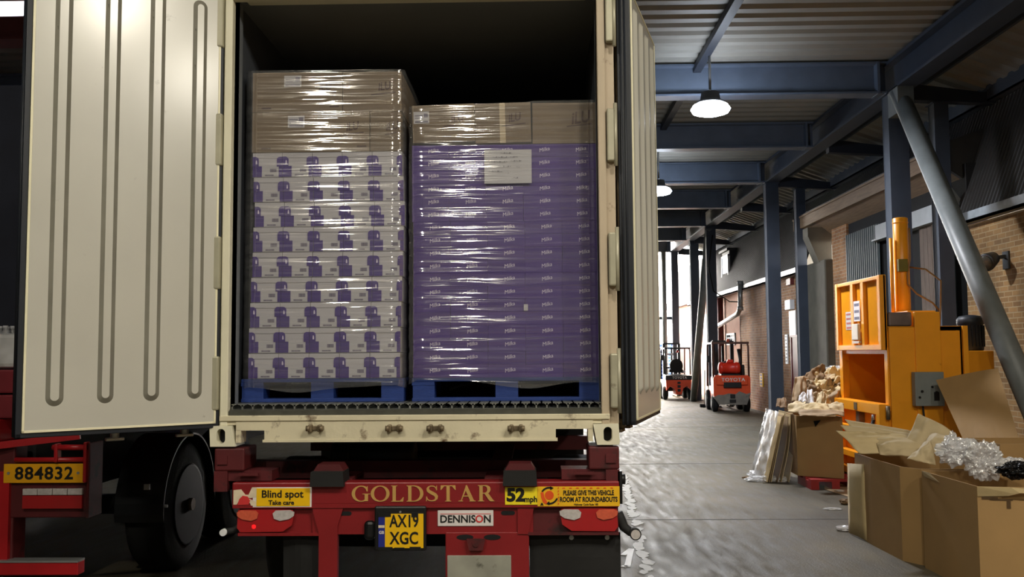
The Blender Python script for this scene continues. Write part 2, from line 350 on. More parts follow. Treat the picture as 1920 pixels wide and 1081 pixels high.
# ------------------------------------------------------------------ lamps (fixtures, one added as fill)
LENSC = Emit('lamp_lens_cool', (226, 238, 255), 50)
LENSFILL = Emit('fill_lamp_lens', (255, 240, 214), 45)
LENSA = Emit('lamp_lens_small', (255, 246, 226), 260)
def lamp(x, y, z, power, col, lens, label, s=1.0):
    t = thing('ceiling_lamp', label, 'lamp', (x, y, z), 'high bay lamps under the canopy')
    b = B(); lathe(b, (x, y, z + .34), (0, 0, -1), [(.08, 0), (.13, .01), (.15, .12), (.20 * s, .15), (.21 * s, .17), (.19 * s, .18)]); obj('housing', b, BLKP, t)
    b = B(); cyl(b, (x, y, z + .28), (x, y, 6.19), .02); obj('stem', b, STEEL, t)
    b = B(); lathe(b, (x, y, z + .17), (0, 0, -1), [(.19 * s, 0), (.25 * s, .03), (.29 * s, .09), (.26 * s, .14), (.16 * s, .17), (.02, .18)]); obj('lens', b, lens, t)
    ld = bpy.data.lights.new('lamp_light', 'AREA'); ld.shape = 'DISK'; ld.size = .5 * s; ld.energy = power; ld.color = col
    lo = bpy.data.objects.new('lamp_light', ld); COL.objects.link(lo); lo.parent = t; lo.location = (0, 0, -.03)
    return t
COOL, WARM = (.80, .90, 1.0), (1.0, .95, .84)
lamp(3.34, 8.05, 5.22, 300, (.95, .95, 1.0), LENSC, 'bright round ceiling lamp hanging below the nearest visible canopy beam')
lamp(3.52, 15.1, 5.22, 230, COOL, LENSC, 'smaller looking ceiling lamp far down the canopy beside the container door')
lamp(2.70, -3.9, 5.72, 50, WARM, LENSA, 'ceiling lamp over the aisle behind the camera', .75)
lamp(5.30, -4.6, 5.72, 200, WARM, LENSFILL, 'added fill lamp over the right of the aisle behind the camera')  # unseen fill lamp, added to brighten the baler side, cartons and brick
lamp(-1.65, -4.8, 5.72, 52, WARM, LENSA, 'ceiling lamp over the truck bay behind the camera', .6)
lamp(-0.55, -9.4, 5.72, 78, WARM, LENSA, 'ceiling lamp over the truck bay near the added rear wall', .7)

# ------------------------------------------------------------------ ground, walls, roof
b = B(); box(b, -14, 60, -13, 90, -.2, 0); FLOOR = struct(obj('floor', b, CONC), 'worn grey concrete yard floor with scuffs and joints')
b = B()
for y_, w_ in ((4.35, .02), (9.2, .03), (16.3, .03)): box(b, 1.3, 7.2, y_, y_ + w_, -.01, .002)
struct(obj('floor_joint', b, JOINT))
b = B(); rng = random.Random(3)
for k in range(120):                               # worn white bay line beside the trailer
    t_ = k / 120; y_ = 1.5 + 6.4 * t_; x_ = 1.56 + .40 * t_
    n = 7; cx, cy = x_ + rng.uniform(-.03, .03), y_ + rng.uniform(-.06, .06); rr = rng.uniform(.03, .075)
    if rng.random() < .2: continue
    prism(b, [(cx + rr * .8 * rng.uniform(.6, 1.2) * math.cos(a * 6.283 / n), cy + 1.6 * rr * rng.uniform(.6, 1.3) * math.sin(a * 6.283 / n)) for a in range(n)], 'z', .001, .003 + k * .00002)
for (a0, a1) in (((1168, 1040), (1184, 1028)), ((1184, 1028), (1176, 1062)), ((1176, 1062), (1167, 1060))):   # zigzag of fresh white paint
    p, q = atz(*a0, .004), atz(*a1, .004); beam(b, p, q, .05, .004, 1)
struct(obj('floor_marking', b, [FPAINT, FPAINTW]), 'worn white bay line on the floor beside the red trailer')
def corrugated(bm, o, along, across, pitch, depth, nrm, ncor, mi=0, trap=.5):
    """sheet starting at o; 'along' = ridge vector, 'across' = unit vector the profile marches over"""
    o, along, across, nrm = Vector(o), Vector(along), Vector(across), Vector(nrm); pts = []
    for k in range(ncor):
        for s, h in ((0, 0), (.35, 0), (.5, 1), (.85, 1)): pts.append((k + s, h))
    pts.append((ncor, 0)); n0 = len(bm.faces)
    A = [bm.verts.new(o + across * pitch * s + nrm * depth * h) for s, h in pts]; C = [bm.verts.new(o + along + across * pitch * s + nrm * depth * h) for s, h in pts]
    for k in range(len(pts) - 1): bm.faces.new((A[k], A[k + 1], C[k + 1], C[k]))
    _new(bm, n0, mi)
b = B(); corrugated(b, (-10, -12, 6.22), (16.6, 0, 0), (0, 1, 0), .33, .045, (0, 0, 1), 54, 0)
corrugated(b, (-10, -12 + 54 * .33, 6.22), (3.4, 0, 0), (0, 1, 0), .33, .045, (0, 0, 1), 6, 0)
corrugated(b, (-4.9, -12 + 54 * .33, 6.22), (11.5, 0, 0), (0, 1, 0), .33, .045, (0, 0, 1), 6, 0)
corrugated(b, (-10, -12 + 60 * .33, 6.22), (16.6, 0, 0), (0, 1, 0), .33, .045, (0, 0, 1), 74, 0)
corrugated(b, (6.5, -12, 6.2), (1.28, 0, -.46), (0, 1, 0), .33, .045, (.34, 0, .94), 134, 0)
prism(b, [(6.5, 6.26), (6.5, 6.34), (7.8, 5.88), (7.8, 5.80)], 'y', -12, 32.2)
box(b, -10, 6.6, -12, 5.82, 6.30, 6.34); box(b, -10, 6.6, 7.8, 32.2, 6.30, 6.34); box(b, -4.9, 6.6, 5.82, 7.8, 6.30, 6.34); box(b, -10, -6.6, 5.82, 7.8, 6.30, 6.34)
struct(obj('ceiling', b, DECK), 'pale corrugated metal roof deck over the loading bay')
ROOFL = glassy('translucent_rooflight', (.8, .85, .95, 1), .5, .05, .3)
b = B(); box(b, -6.6, -4.9, 5.82, 7.8, 6.26, 6.27)
struct(obj('window_2', b, ROOFL), 'translucent rooflight panel in the deck at the upper left')
b = B(); box(b, -10.2, -10, -12.2, 32, 0, 6.3); struct(obj('wall_left', b, NAVYD))
b = B(); box(b, -10.2, 9, -12.2, -12, 0, 6.3); struct(obj('wall_sky_blocker', b, NAVYD))  # unseen closing wall, added to keep sky light from flooding in behind
b = B(); box(b, -10.2, 1.2, 32, 32.2, 0, 6.3); struct(obj('wall_far', b, NAVYD))

# steel frame of the canopy
BEAMS = [-2.6, 1.2, 8.74, 12.54, 16.34, 20.14, 23.94, 27.74, 31.5]
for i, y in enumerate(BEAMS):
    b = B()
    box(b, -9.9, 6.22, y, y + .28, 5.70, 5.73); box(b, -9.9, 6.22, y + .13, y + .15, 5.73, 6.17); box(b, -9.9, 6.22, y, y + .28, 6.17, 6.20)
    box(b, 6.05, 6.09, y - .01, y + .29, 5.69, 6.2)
    struct(obj('roof_beam', b, BEAMLIT), None)
    b = B(); prism(b, [(6.5, 5.60), (6.5, 5.86), (7.98, 5.66), (7.98, 5.52)], 'y', y + .02, y + .2)
    struct(obj('cantilever_beam', b, NAVYD))
b = B(); box(b, 6.2, 6.5, -12, 32, 5.70, 5.74); box(b, 6.33, 6.37, -12, 32, 5.74, 6.14); box(b, 6.2, 6.5, -12, 32, 6.14, 6.19); struct(obj('eave_beam', b, NAVY))
for x in (3.3, 0.2, -3.0):
    b = B(); box(b, x - .06, x + .06, -12, 32, 6.1, 6.2); struct(obj('roof_purlin', b, NAVYD))
b = B(); box(b, 6.62, 6.67, -12, 32, 6.05, 6.13); box(b, 6.92, 6.97, -12, 32, 5.93, 6.02); box(b, 7.72, 7.885, -12, 32, 5.56, 5.585); box(b, 7.72, 7.745, -12, 32, 5.56, 5.80); box(b, 7.865, 7.885, -12, 32, 5.56, 5.70)
struct(obj('roof_gutter', b, LITSIDE_GUTTER))
def column(x0, y0, w=.30, d=.25, top=5.7, base=True):
    b = B(); box(b, x0, x0 + w, y0, y0 + .022, 0, top); box(b, x0, x0 + w, y0 + d - .022, y0 + d, 0, top); box(b, x0 + .004, x0 + .03, y0 + .022, y0 + d - .022, 0, top); box(b, x0 + w - .03, x0 + w - .004, y0 + .022, y0 + d - .022, 0, top)
    box(b, x0 - .06, x0 + w + .06, y0 - .06, y0 + d + .06, 0, .025); box(b, x0 - .03, x0 + w + .03, y0 - .03, y0 + d + .03, top - .02, top)
    for sx in (-.03, w + .03):
        for sy in (-.03, d + .03): cyl(b, (x0 + sx, y0 + sy, .02), (x0 + sx, y0 + sy, .06), .014, seg=8)
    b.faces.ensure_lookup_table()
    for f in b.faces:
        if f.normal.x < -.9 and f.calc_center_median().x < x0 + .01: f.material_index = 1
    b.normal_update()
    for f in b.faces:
        if f.normal.x < -.9 and f.calc_center_median().x < x0 + .01: f.material_index = 1  # left faces painted paler, as if lit by the aisle lamps
    return struct(obj('steel_column', b, [NAVY, LITSIDE_GUTTER], base=(x0, y0, 0)))
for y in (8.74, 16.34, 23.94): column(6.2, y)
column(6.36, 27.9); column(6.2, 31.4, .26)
for y in (8.74, 16.34): column(6.9, y, .22, .22, 5.55)
b = B(); cyl(b, (6.32, 8.6, 5.66), (6.32, 4.35, 0.02), .135, seg=28); cyl(b, (6.32, 4.4, 0), (6.32, 4.33, .03), .2); box(b, 6.2, 6.44, 8.35, 8.74, 5.3, 5.72)
struct(obj('steel_column', b, PIPE), 'large round grey steel pipe brace leaning from column to floor')
b = B(); cyl(b, (6.3, 24.0, 5.66), (6.28, 27.4, .02), .12, seg=24); struct(obj('steel_column', b, PIPE), 'far round grey pipe brace leaning between the columns')
b = B(); cyl(b, (5.9, 31.5, 0), (5.9, 31.5, 5.7), .1); struct(obj('steel_column', b, PIPE), 'slim round post at the far open end')
b = B(); box(b, 4.6, 6.3, 31.6, 31.7, 3.0, 3.12); struct(obj('steel_rail', b, NAVY))

# right hand building
Wx = 7.3
b = B(); box(b, Wx, Wx + .25, -12, 8.75, 0, 3.62); struct(obj('wall_right', b, BRICK), 'old yellow-brown brick wall at the right edge')
b = B(); box(b, Wx + .05, Wx + .35, 8.75, 14.2, 0, 4.6); struct(obj('wall_opening', b, DARK))
b = B(); box(b, Wx, Wx + .3, 14.1, 15.05, 0, 4.4); struct(obj('wall_brick', b, BRICKF))
b = B(); box(b, Wx - .18, Wx + .3, 15.05, 16.9, 0, 3.75, bev=.03); prism(b, [(Wx - .18, 3.7), (Wx + .1, 3.7), (Wx + .1, 4.5), (Wx - .42, 4.5), (Wx - .42, 4.3)], 'y', 15.4, 15.8)
struct(obj('wall_pier', b, STONE), 'old rendered wall pier with a bracket')
b = B(); box(b, Wx, Wx + .25, 16.9, 24.4, 0, 3.78); struct(obj('wall_brick', b, BRICKF), 'far brick wall lit by daylight')
b = B(); box(b, Wx + .2, Wx + .5, 24.4, 40, 0, 3.85); struct(obj('wall_brick', b, M('painted_brick_pink', (186, 140, 120), .8, var=.1)), 'pinkish painted wall beyond the brick corner')
b = B(); box(b, Wx, Wx + .45, 24.3, 24.42, 0, 3.78); struct(obj('wall_brick', b, BRICKX))
# lower strip of mansard roof, corrugated
b = B(); al = Vector((.72, 0, 1.95)); nr = Vector((-.94, 0, .35))
corrugated(b, (Wx - .08, -12, 3.72), al, (0, 1, 0), .11, .03, nr, 190, 0)
corrugated(b, (Wx - .08 + .72 * .72, 8.9, 3.72 + 1.95 * .72), al * .28, (0, 1, 0), .11, .03, nr, 73, 0)
corrugated(b, (Wx - .08, 16.93, 3.72), al, (0, 1, 0), .11, .03, nr, 217, 0)
box(b, 7.93, 16, -12, 40.8, 5.60, 5.66); struct(obj('roof_slope', b, CORR), 'steep dark corrugated roof slope above the brick wall, lit along its top edge')
b = B()
for y0, y1 in ((-12, 8.7), (16.9, 33.5)):
    box(b, Wx - .16, Wx - .02, y0, y1, 3.62, 3.66); box(b, Wx - .16, Wx - .13, y0, y1, 3.62, 3.78); box(b, Wx - .05, Wx - .02, y0, y1, 3.66, 3.8)
struct(obj('trim_1', b, M('gutter_old', (120, 124, 126), .4, metal=.4, var=.2)), 'metal eaves gutter along the brick wall top')
# loading doorway: lintel, timber, corrugated panel, hood
b = B(); box(b, Wx - .04, Wx + .1, 9.2, 12.35, 3.83, 4.12); box(b, Wx - .12, Wx + .1, 9.2, 12.35, 3.81, 3.84); struct(obj('door_lintel', b, LINTEL), 'pale steel lintel over the loading doorway')
b = B(); corrugated(b, (Wx, 12.25, 0), (0, 0, 4.15), (0, 1, 0), .115, .03, (-1, 0, 0), 16, 0); struct(obj('wall_panel', b, CORRG), 'dark grey green corrugated panel beside the doorway')
b = B()
for k in range(6): box(b, Wx - .02, Wx + .06, 9.42 + k * .16, 9.42 + k * .16 + .152, 0, 3.82)
struct(obj('door_1', b, WOODD), 'old brown timber boarded door leaf')
b = B(); box(b, Wx - .06, Wx + .06, 9.22, 9.33, 0, 3.83); struct(obj('door_frame', b, CORRG))
b = B(); box(b, 6.98, 7.04, 8.9, 16.9, 4.60, 4.84); box(b, 6.96, 7.06, 8.9, 16.9, 4.84, 4.88)
struct(obj('trim_2', b, WOOD), 'weathered timber fascia of the doorway hood')
b = B(); prism(b, [(7.04, 4.62), (7.04, 4.67), (7.62, 4.25), (7.62, 4.18)], 'y', 8.9, 16.9); struct(obj('trim_3', b, WOOD), 'timber soffit boards under the hood')
b = B(); prism(b, [(7.0, 4.88), (7.0, 4.92), (7.8, 5.2), (7.8, 5.1)], 'y', 8.9, 16.9); prism(b, [(7.04, 4.6), (7.1, 4.9), (7.75, 5.15), (7.6, 4.2)], 'y', 8.86, 8.94); prism(b, [(7.04, 4.6), (7.1, 4.9), (7.75, 5.15), (7.6, 4.2)], 'y', 16.9, 16.98); struct(obj('roof_hood', b, SLATE))
b = B(); beam(b, (6.97, 8.95, 4.5), (7.4, 8.95, 3.9), .08, .08); struct(obj('trim_4', b, LINTEL))
# far wall details
p0, p1 = atx(1486, 632, Wx), atx(1499, 632, Wx)
b = B(); box(b, Wx - .03, Wx + .02, p1.y, p0.y, 0, 2.08); box(b, Wx - .05, Wx + .02, p0.y - .02, p0.y + .06, 0, 2.14); box(b, Wx - .05, Wx + .02, p1.y - .06, p1.y + .02, 0, 2.14); box(b, Wx - .05, Wx + .02, p1.y, p0.y, 2.08, 2.14)
struct(obj('door_2', b, DOORR), 'dark red door in the far brick wall')
def wall_board(name, x0, y0, x1, y1, mat, label, cat, th=.03, X=Wx, lines=0):
    a, c = atx(x0, y0, X), atx(x1, y1, X); ya, yb = min(a.y, c.y), max(a.y, c.y)
    b = B(); box(b, X - th, X, ya, yb, c.z, a.z, bev=.004); o = obj(name, b, mat, base=(X, (ya + yb) / 2, c.z)); tag(o, label, cat)
    if lines:
        b = B(); h = a.z - c.z
        for k in range(lines):
            z_ = c.z + h * (k + .7) / (lines + .5); box(b, X - th - .002, X - th, ya + (yb - ya) * .15, yb - (yb - ya) * (.15 + .2 * (k % 3 == 2)), z_, z_ + h * .18 / lines * 2)
        obj('print', b, PENINK, o)
    return o
wall_board('wall_sign', 1481, 583, 1494, 630, WSIGN, 'large blank white sign board above the dark red door', 'sign')
wall_board('notice_board', 1473.5, 627, 1479, 682, WSIGN, 'narrow tall white notice fixed left of the dark red door', 'sign', lines=8)
wall_board('hazard_notice', 1426, 699, 1432, 725, YELP, 'small upright yellow notice low on the far brick wall', 'sign', lines=4)
wall_board('bulkhead_light', 1480, 563, 1490, 579, WFRAME, 'small white box light above the white sign board', 'light', .12)
wall_board('junction_box', 1481, 523, 1489, 533, DOORR, 'small dark red box high on the far brick wall', 'box', .1)
def window(name, x0, y0, x1, y1, X, label, glow):
    a, c = atx(x0, y0, X), atx(x1, y1, X); ya, yb = min(a.y, c.y), max(a.y, c.y); b = B()
    w = .06
    box(b, X - .05, X + .03, ya, yb, c.z, c.z + w, 0); box(b, X - .05, X + .03, ya, yb, a.z - w, a.z, 0); box(b, X - .05, X + .03, ya, ya + w, c.z, a.z, 0); box(b, X - .05, X + .03, yb - w, yb, c.z, a.z, 0)
    box(b, X - .03, X + .02, (ya + yb) / 2 - .02, (ya + yb) / 2 + .02, c.z, a.z, 0); box(b, X - .03, X + .02, ya, yb, (a.z * .6 + c.z * .4) - .02, (a.z * .6 + c.z * .4) + .02, 0)
    box(b, X - .01, X, ya + w, yb - w, c.z + w, a.z - w, 1)
    return struct(obj(name, b, [WFRAME, glow]), label)
LITW = Emit('daylit_window_glass', (236, 240, 245), 1.2); DKGL = M('window_glass', (90, 100, 110), .08, var=.05)
window('window_1', 1364, 625, 1380, 646, Wx + .2, 'small white framed window in the far painted wall', DKGL)
a, c = atx(1354, 481, 7.5), atx(1368.5, 526, 7.5)
b = B(); box(b, 7.5, 8.3, c.y, a.y, c.z - .05, a.z + .12, bev=.02); box(b, 7.4, 8.3, c.y - .1, a.y + .1, a.z + .1, a.z + .18)
struct(obj('dormer', b, SLATE))
window('window_3', 1354.5, 482, 1368, 525, 7.48, 'bright white window in a small dormer of the far roof slope', LITW)
b = B(); box(b, 7.1, 7.18, *sorted((atx(1320, 560, 7.15).y, atx(1329, 560, 7.15).y)), 1.2, 3.1); struct(obj('window_4', b, LITW))
b = B(); pz = [atx(1388, 530, 7.1), atx(1388, 578, 7.1), atx(1383, 588, 7.1), atx(1346, 611, 7.1)]; tube(b, pz, .075, 12)
for p in (pz[0], pz[1]): cyl(b, p - Vector((0, 0, .06)), p + Vector((0, 0, .06)), .095, seg=14)
tag(obj('downpipe', b, GUTT, base=pz[0]), 'zinc rainwater downpipe bending away left under the far gutter', 'pipe')
a = atx(1350, 560, 7.36); b = B(); cyl(b, (7.36, a.y, 0), (7.36, a.y, 3.7), .11); tag(obj('soil_pipe', b, DOORR, base=(7.36, a.y, 0)), 'dark red vertical soil pipe on the far painted wall', 'pipe')
b = B(); pts = [at(1336, 440, 23.8), at(1328, 500, 23.8), at(1338, 545, 23.8), at(1368, 565, 24.2), at(1400, 566, 24.2)]
pts = [pts[0]] + [pts[i].lerp(pts[i + 1], t) for i in range(4) for t in (.33, .66, 1)]; tube(b, pts, .018, 6); tag(obj('hanging_cable', b, BLACK, base=pts[-1]), 'black cable looping from the column to the far downpipe', 'cable')
# floodlight on near brick wall
P = atx(1888, 487, Wx); t = thing('floodlight', 'dark grey floodlight on a bracket on the right brick wall', 'light', tuple(P))
b = B(); box(b, Wx - .03, Wx, P.y - .09, P.y + .07, P.z - .13, P.z + .12, bev=.006); beam(b, (Wx, P.y, P.z + .05), (Wx - .22, P.y, P.z + .03), .06, .05); obj('bracket', b, FLOODG, t)
b = B(); c0 = Vector((Wx - .2, P.y, P.z + .02)); d_ = Vector((-.75, -.5, -.35)).normalized(); lathe(b, c0 - d_ * .05, d_, [(.05, 0), (.09, .02), (.11, .12), (.125, .2), (.125, .23), (.105, .235)]); obj('lamp_head', b, FLOODG, t)
b = B(); lathe(b, c0 + d_ * .184, d_, [(.102, 0), (.09, .012), (.02, .02)]); obj('glass', b, M('flood_glass', (70, 66, 58), .1, var=.1), t)
# reddish beam high on the left and pallets outside
b = B(); box(b, -9.9, -1.5, 5.62, 5.8, 5.66, 5.95); box(b, -9.9, -1.5, 5.55, 5.9, 5.64, 5.67); struct(obj('roof_beam', b, M('beam_oxide_red', (150, 84, 84), .5, var=.1)), 'oxide red roof beam at the upper left')

# ------------------------------------------------------------------ shipping container
CX = -0.012
t = thing('shipping_container', 'white refrigerated shipping container with rear doors swung open, loaded with wrapped pallets', 'container', (CX, 0, 1.2))
CT = t; ZB, ZT = 1.205, 4.10
def post(sx):
    b = B(); xo, xi = CX + sx * 1.215, CX + sx * 1.112
    x0, x1 = min(xo, xi), max(xo, xi)
    box(b, min(CX + sx * 1.16, xi), max(CX + sx * 1.16, xi), 0, .14, ZB + .12, ZT - .1, bev=.006)
    box(b, min(CX + sx * 1.215, CX + sx * 1.16), max(CX + sx * 1.215, CX + sx * 1.16), .03, .14, ZB + .12, ZT - .1)
    return b
for sx in (-1, 1):
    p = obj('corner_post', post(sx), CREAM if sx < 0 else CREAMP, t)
    for zc in (1.58, 2.30, 3.05, 3.78):
        b = B(); x0, x1 = sorted((CX + sx * 1.165, CX + sx * 1.222)); box(b, x0, x1, -.025, .03, zc - .16, zc + .16, bev=.01)
        cyl(b, (CX + sx * 1.216, -.02, zc - .19), (CX + sx * 1.216, -.02, zc + .19), .012, seg=10); obj('hinge', b, HINGE, p)
    b = B(); x0, x1 = sorted((CX + sx * 1.135, CX + sx * 1.112)); box(b, x0, x1, .05, .20, ZB + .2, ZT - .14); obj('door_seal_strip', b, LINING, p)
def casting(sx, z0, z1):
    # hollow corner casting: front plate with an oval hole
    x0, x1 = sorted((CX + sx * 1.215, CX + sx * 1.053)); t_ = B(); n = 28; cx, cz = (x0 + x1) / 2 + sx * .012, (z0 + z1) / 2
    hole = []
    for k in range(n):
        a = k * 2 * math.pi / n; hole.append((cx + .0255 * math.cos(a), cz + .0255 * math.sin(a) + (.018 if math.sin(a) > 0 else -.018)))
    out = []
    for (hx, hz) in hole:
        dx, dz = hx - cx, hz - cz; s = min(((x1 - cx) if dx > 0 else (cx - x0)) / max(abs(dx), 1e-6), (z1 - cz) / max(abs(dz), 1e-6)); out.append((cx + dx * s, cz + dz * s))
    def V(p, y): return t_.verts.new((p[0], y, p[1]))
    F0 = [V(p, -.012) for p in hole]; F1 = [V(p, -.012) for p in out]; F2 = [V(p, .05) for p in hole]; F3 = [V(p, .17) for p in out]
    for k in range(n):
        j = (k + 1) % n
        t_.faces.new((F1[k], F1[j], F0[j], F0[k])); t_.faces.new((F0[k], F0[j], F2[j], F2[k])); t_.faces.new((F1[j], F1[k], F3[k], F3[j]))
    t_.faces.new(F3)
    f = t_.faces.new(F2[::-1]); f.material_index = 1
    return t_
for sx in (-1, 1):
    obj('corner_casting', casting(sx, ZB, ZB + .122), [CREAM, DARK], t); obj('corner_casting', casting(sx, ZT - .122, ZT), [CREAM, DARK], t)
# sill with fork notches
b = B(); zt, zb = 1.385, 1.232
prof = [(-1.053, ZB + .03), (-1.03, ZB + .02), (-1.03, 1.298), (-.90, 1.298), (-.885, zb), (.83, zb), (.845, 1.298), (1.02, 1.298), (1.03, ZB + .02), (1.053, ZB + .03), (1.12, 1.33), (1.16, 1.345), (1.16, zt), (-1.16, zt), (-1.16, 1.345), (-1.12, 1.33)]
pr = [(CX + x, z) for x, z in prof]; 
box(b, CX - .89, CX + .84, .0, .1, zb, 1.298); box(b, CX - 1.06, CX + 1.06, 0, .1, 1.298, 1.354); box(b, CX - 1.06, CX - 1.03, .0, .1, ZB + .02, 1.30); box(b, CX + 1.03, CX + 1.06, .0, .1, ZB + .02, 1.30)
box(b, CX - 1.16, CX + 1.16, -.008, .12, 1.354, 1.386, bev=.004); box(b, CX - 1.16, CX + 1.16, .006, .098, 1.33, 1.354); box(b, CX - .9, CX + .85, -.004, .05, zb - .004, zb + .012)
sill = obj('door_sill', b, CREAMD, t)
for px in (592, 740, 817, 968):
    q = at(px, 802, 0); b = B()
    for s in (-1, 1): box(b, q.x + s * .028 - .012, q.x + s * .028 + .012, -.035, .005, q.z - .022, q.z + .022, bev=.006); cyl(b, (q.x + s * .05, -.03, q.z), (q.x + s * .028, -.03, q.z), .017, seg=10)
    box(b, q.x - .05, q.x + .05, -.012, .004, q.z - .012, q.z + .014, bev=.003); obj('cam_keeper', b, RUST, sill)
b = B(); box(b, CX - 1.11, CX + 1.12, .012, .14, 1.386, 1.412); box(b, CX - 1.11, CX + 1.12, .03, .14, 1.40, 1.418); obj('threshold', b, ALUD, t)
# T-bar floor
b = B(); pitch = .0632; n = 35; x0 = CX - pitch * n / 2
for k in range(n + 1):
    x = x0 + k * pitch; box(b, x - .005, x + .005, .06, 11.8, 1.418, 1.446); box(b, x - .026, x + .026, .06, 11.8, 1.4465, 1.4505); prism(b, [(x - .018, 1.4466), (x + .018, 1.4466), (x + .005, 1.436), (x - .005, 1.436)], 'y', .06, .4)
box(b, CX - 1.135, CX + 1.135, .06, 11.8, 1.408, 1.419); obj('t_bar_floor', b, ALU, t)
b = B()
for sx in (-1, 1):
    x0, x1 = sorted((CX + sx * 1.135, CX + sx * 1.215)); box(b, x0, x1, .14, 12, 1.30, ZT - .05)
box(b, CX - 1.135, CX + 1.135, .14, 12, 1.30, 1.405); box(b, CX - 1.135, CX + 1.135, 11.9, 12, 1.4, ZT - .05)
obj('side_wall', b, [M('container_dark_lining', (74, 78, 84), .5, var=.06)], t)
b = B(); box(b, CX - 1.2, CX + 1.2, .14, 12, ZT - .14, ZT - .02); obj('roof_panel', b, LINING, t)
b = B(); box(b, CX - 1.06, CX + 1.06, 0, .16, ZT - .16, ZT - .01, bev=.01); box(b, CX - 1.11, CX + 1.11, .0, .04, ZT - .18, ZT - .15); obj('header', b, CREAM, t)
# doors: local x along the door from the hinge, local y out of the inner face, z up
def racetrack(x0, x1, z0, z1, seg=12):
    r = (x1 - x0) / 2; c = (x0 + x1) / 2; P = []
    for k in range(seg + 1): a = math.pi * k / seg; P.append((c + r * math.cos(a), z1 - r + r * math.sin(a)))
    for k in range(seg + 1): a = math.pi + math.pi * k / seg; P.append((c + r * math.cos(a), z0 + r + r * math.sin(a)))
    return P
DZ0, DZ1 = 1.35, 3.95
SLOTS = [(.085, .170, 1.492), (.330, .418, 1.488), (.578, .664, 1.484), (.834, .924, 1.478)]
def make_door(name, hinge, end, mirror, dirt):
    hinge, end = Vector(hinge), Vector(end); ux = (end - hinge); w = ux.length; ux.normalize()
    nrm = Vector((-ux.y, ux.x, 0)) if mirror else Vector((-ux.y, ux.x, 0))
    if nrm.dot(CAM - hinge) < 0: nrm = -nrm
    X = Matrix((ux, nrm, Vector((0, 0, 1)))).transposed().to_4x4(); X.translation = hinge
    flip = X.determinant() < 0
    def fin(bm):
        bmesh.ops.transform(bm, matrix=X, verts=bm.verts)
        if flip: bmesh.ops.reverse_faces(bm, faces=bm.faces)
        return bm
    # slab and frame
    b = B(); box(b, -.012, w + .01, -.085, -.022, DZ0 - .03, DZ1 + .03); door = obj(name, fin(b), [CREAM], CT)
    # inner lining with recessed ribs, built as a face grid with holes
    b = B(); cols = [0.012]
    for s in SLOTS: cols += [s[0] - .02, s[1] + .02]
    cols += [w - .012]
    def q(pts, mi=0):
        f = b.faces.new([b.verts.new(p) for p in pts]); f.material_index = mi; return f
    zt_ = 3.885
    for i in range(0, len(cols) - 1, 2): q([(cols[i], 0, DZ0), (cols[i + 1], 0, DZ0), (cols[i + 1], 0, DZ1), (cols[i], 0, DZ1)])
    for (s0, s1, z0) in SLOTS:
        a0, a1 = s0 - .02, s1 + .02; P = racetrack(s0, s1, z0, zt_); n = len(P); Q = racetrack(s0 + .026, s1 - .02, z0 + .03, zt_ - .03); cxx = (s0 + s1) / 2; czz = (z0 + zt_) / 2
        R = []; rr = (s1 - s0) / 2; nh = len(P) // 2
        for k in range(nh):                               # outer rectangle, corners hit at 45 and 135 degrees
            g = k / (nh - 1); zc_ = zt_ - rr
            R.append((a1, zc_ + (DZ1 - zc_) * g * 4) if g <= .25 else ((a1 + (a0 - a1) * (g - .25) * 2, DZ1) if g <= .75 else (a0, zc_ + (DZ1 - zc_) * (1 - g) * 4)))
        for k in range(nh):
            g = k / (nh - 1); zc_ = z0 + rr
            R.append((a0, zc_ - (zc_ - DZ0) * g * 4) if g <= .25 else ((a0 + (a1 - a0) * (g - .25) * 2, DZ0) if g <= .75 else (a1, zc_ - (zc_ - DZ0) * (1 - g) * 4)))
        vP = [b.verts.new((x, 0, z)) for x, z in P]; vQ = [b.verts.new((x, .02, z)) for x, z in Q]; vR = [b.verts.new((x, 0, z)) for x, z in R]
        for k in range(n):
            j = (k + 1) % n
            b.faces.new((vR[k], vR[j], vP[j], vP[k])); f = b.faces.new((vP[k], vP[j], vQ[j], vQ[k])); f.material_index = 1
        b.faces.new(vQ)
    # rim folded back
    for (xa, xb) in ((.012, .012), (w - .012, w - .012)): q([(xa, 0, DZ0), (xa, 0, DZ1), (xa, -.03, DZ1), (xa, -.03, DZ0)])
    q([(.012, 0, DZ0), (w - .012, 0, DZ0), (w - .012, -.03, DZ0), (.012, -.03, DZ0)]); q([(.012, 0, DZ1), (w - .012, 0, DZ1), (w - .012, -.03, DZ1), (.012, -.03, DZ1)])
    bmesh.ops.recalc_face_normals(b, faces=b.faces)
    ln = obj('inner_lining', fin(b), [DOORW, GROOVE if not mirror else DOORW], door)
    # cream edging bead
    b = B(); e = .012
    for (x0, x1, z0, z1) in ((0, e, DZ0 - .008, DZ1 + .008), (w - e, w, DZ0 - .008, DZ1 + .008), (0, w, DZ0 - .008, DZ0 + .004), (0, w, DZ1 - .004, DZ1 + .008)): box(b, x0, x1, -.03, .004, z0, z1, bev=.001)
    obj('edge_trim', fin(b), M('edge_cream', (238, 232, 200), .35, var=.04), door)
    # ribbed rubber gasket all round
    b = B()
    for (x0, x1, z0, z1) in ((-.022, .0, DZ0 - .035, DZ1 + .03), (w, w + .03, DZ0 - .035, DZ1 + .03), (-.022, w + .03, DZ0 - .035, DZ0 - .01), (-.022, w + .03, DZ1 + .01, DZ1 + .035)):
        box(b, x0, x1, -.088, -.006, z0, z1, bev=.004)
    for (xx, hh) in ((-.024, .04), (-.024, .066), (w + .032, .03), (w + .032, .06)): cyl(b, (xx, -hh, DZ0 - .03), (xx, -hh, DZ1 + .02), .006, seg=8)
    obj('gasket', fin(b), GASK, door)
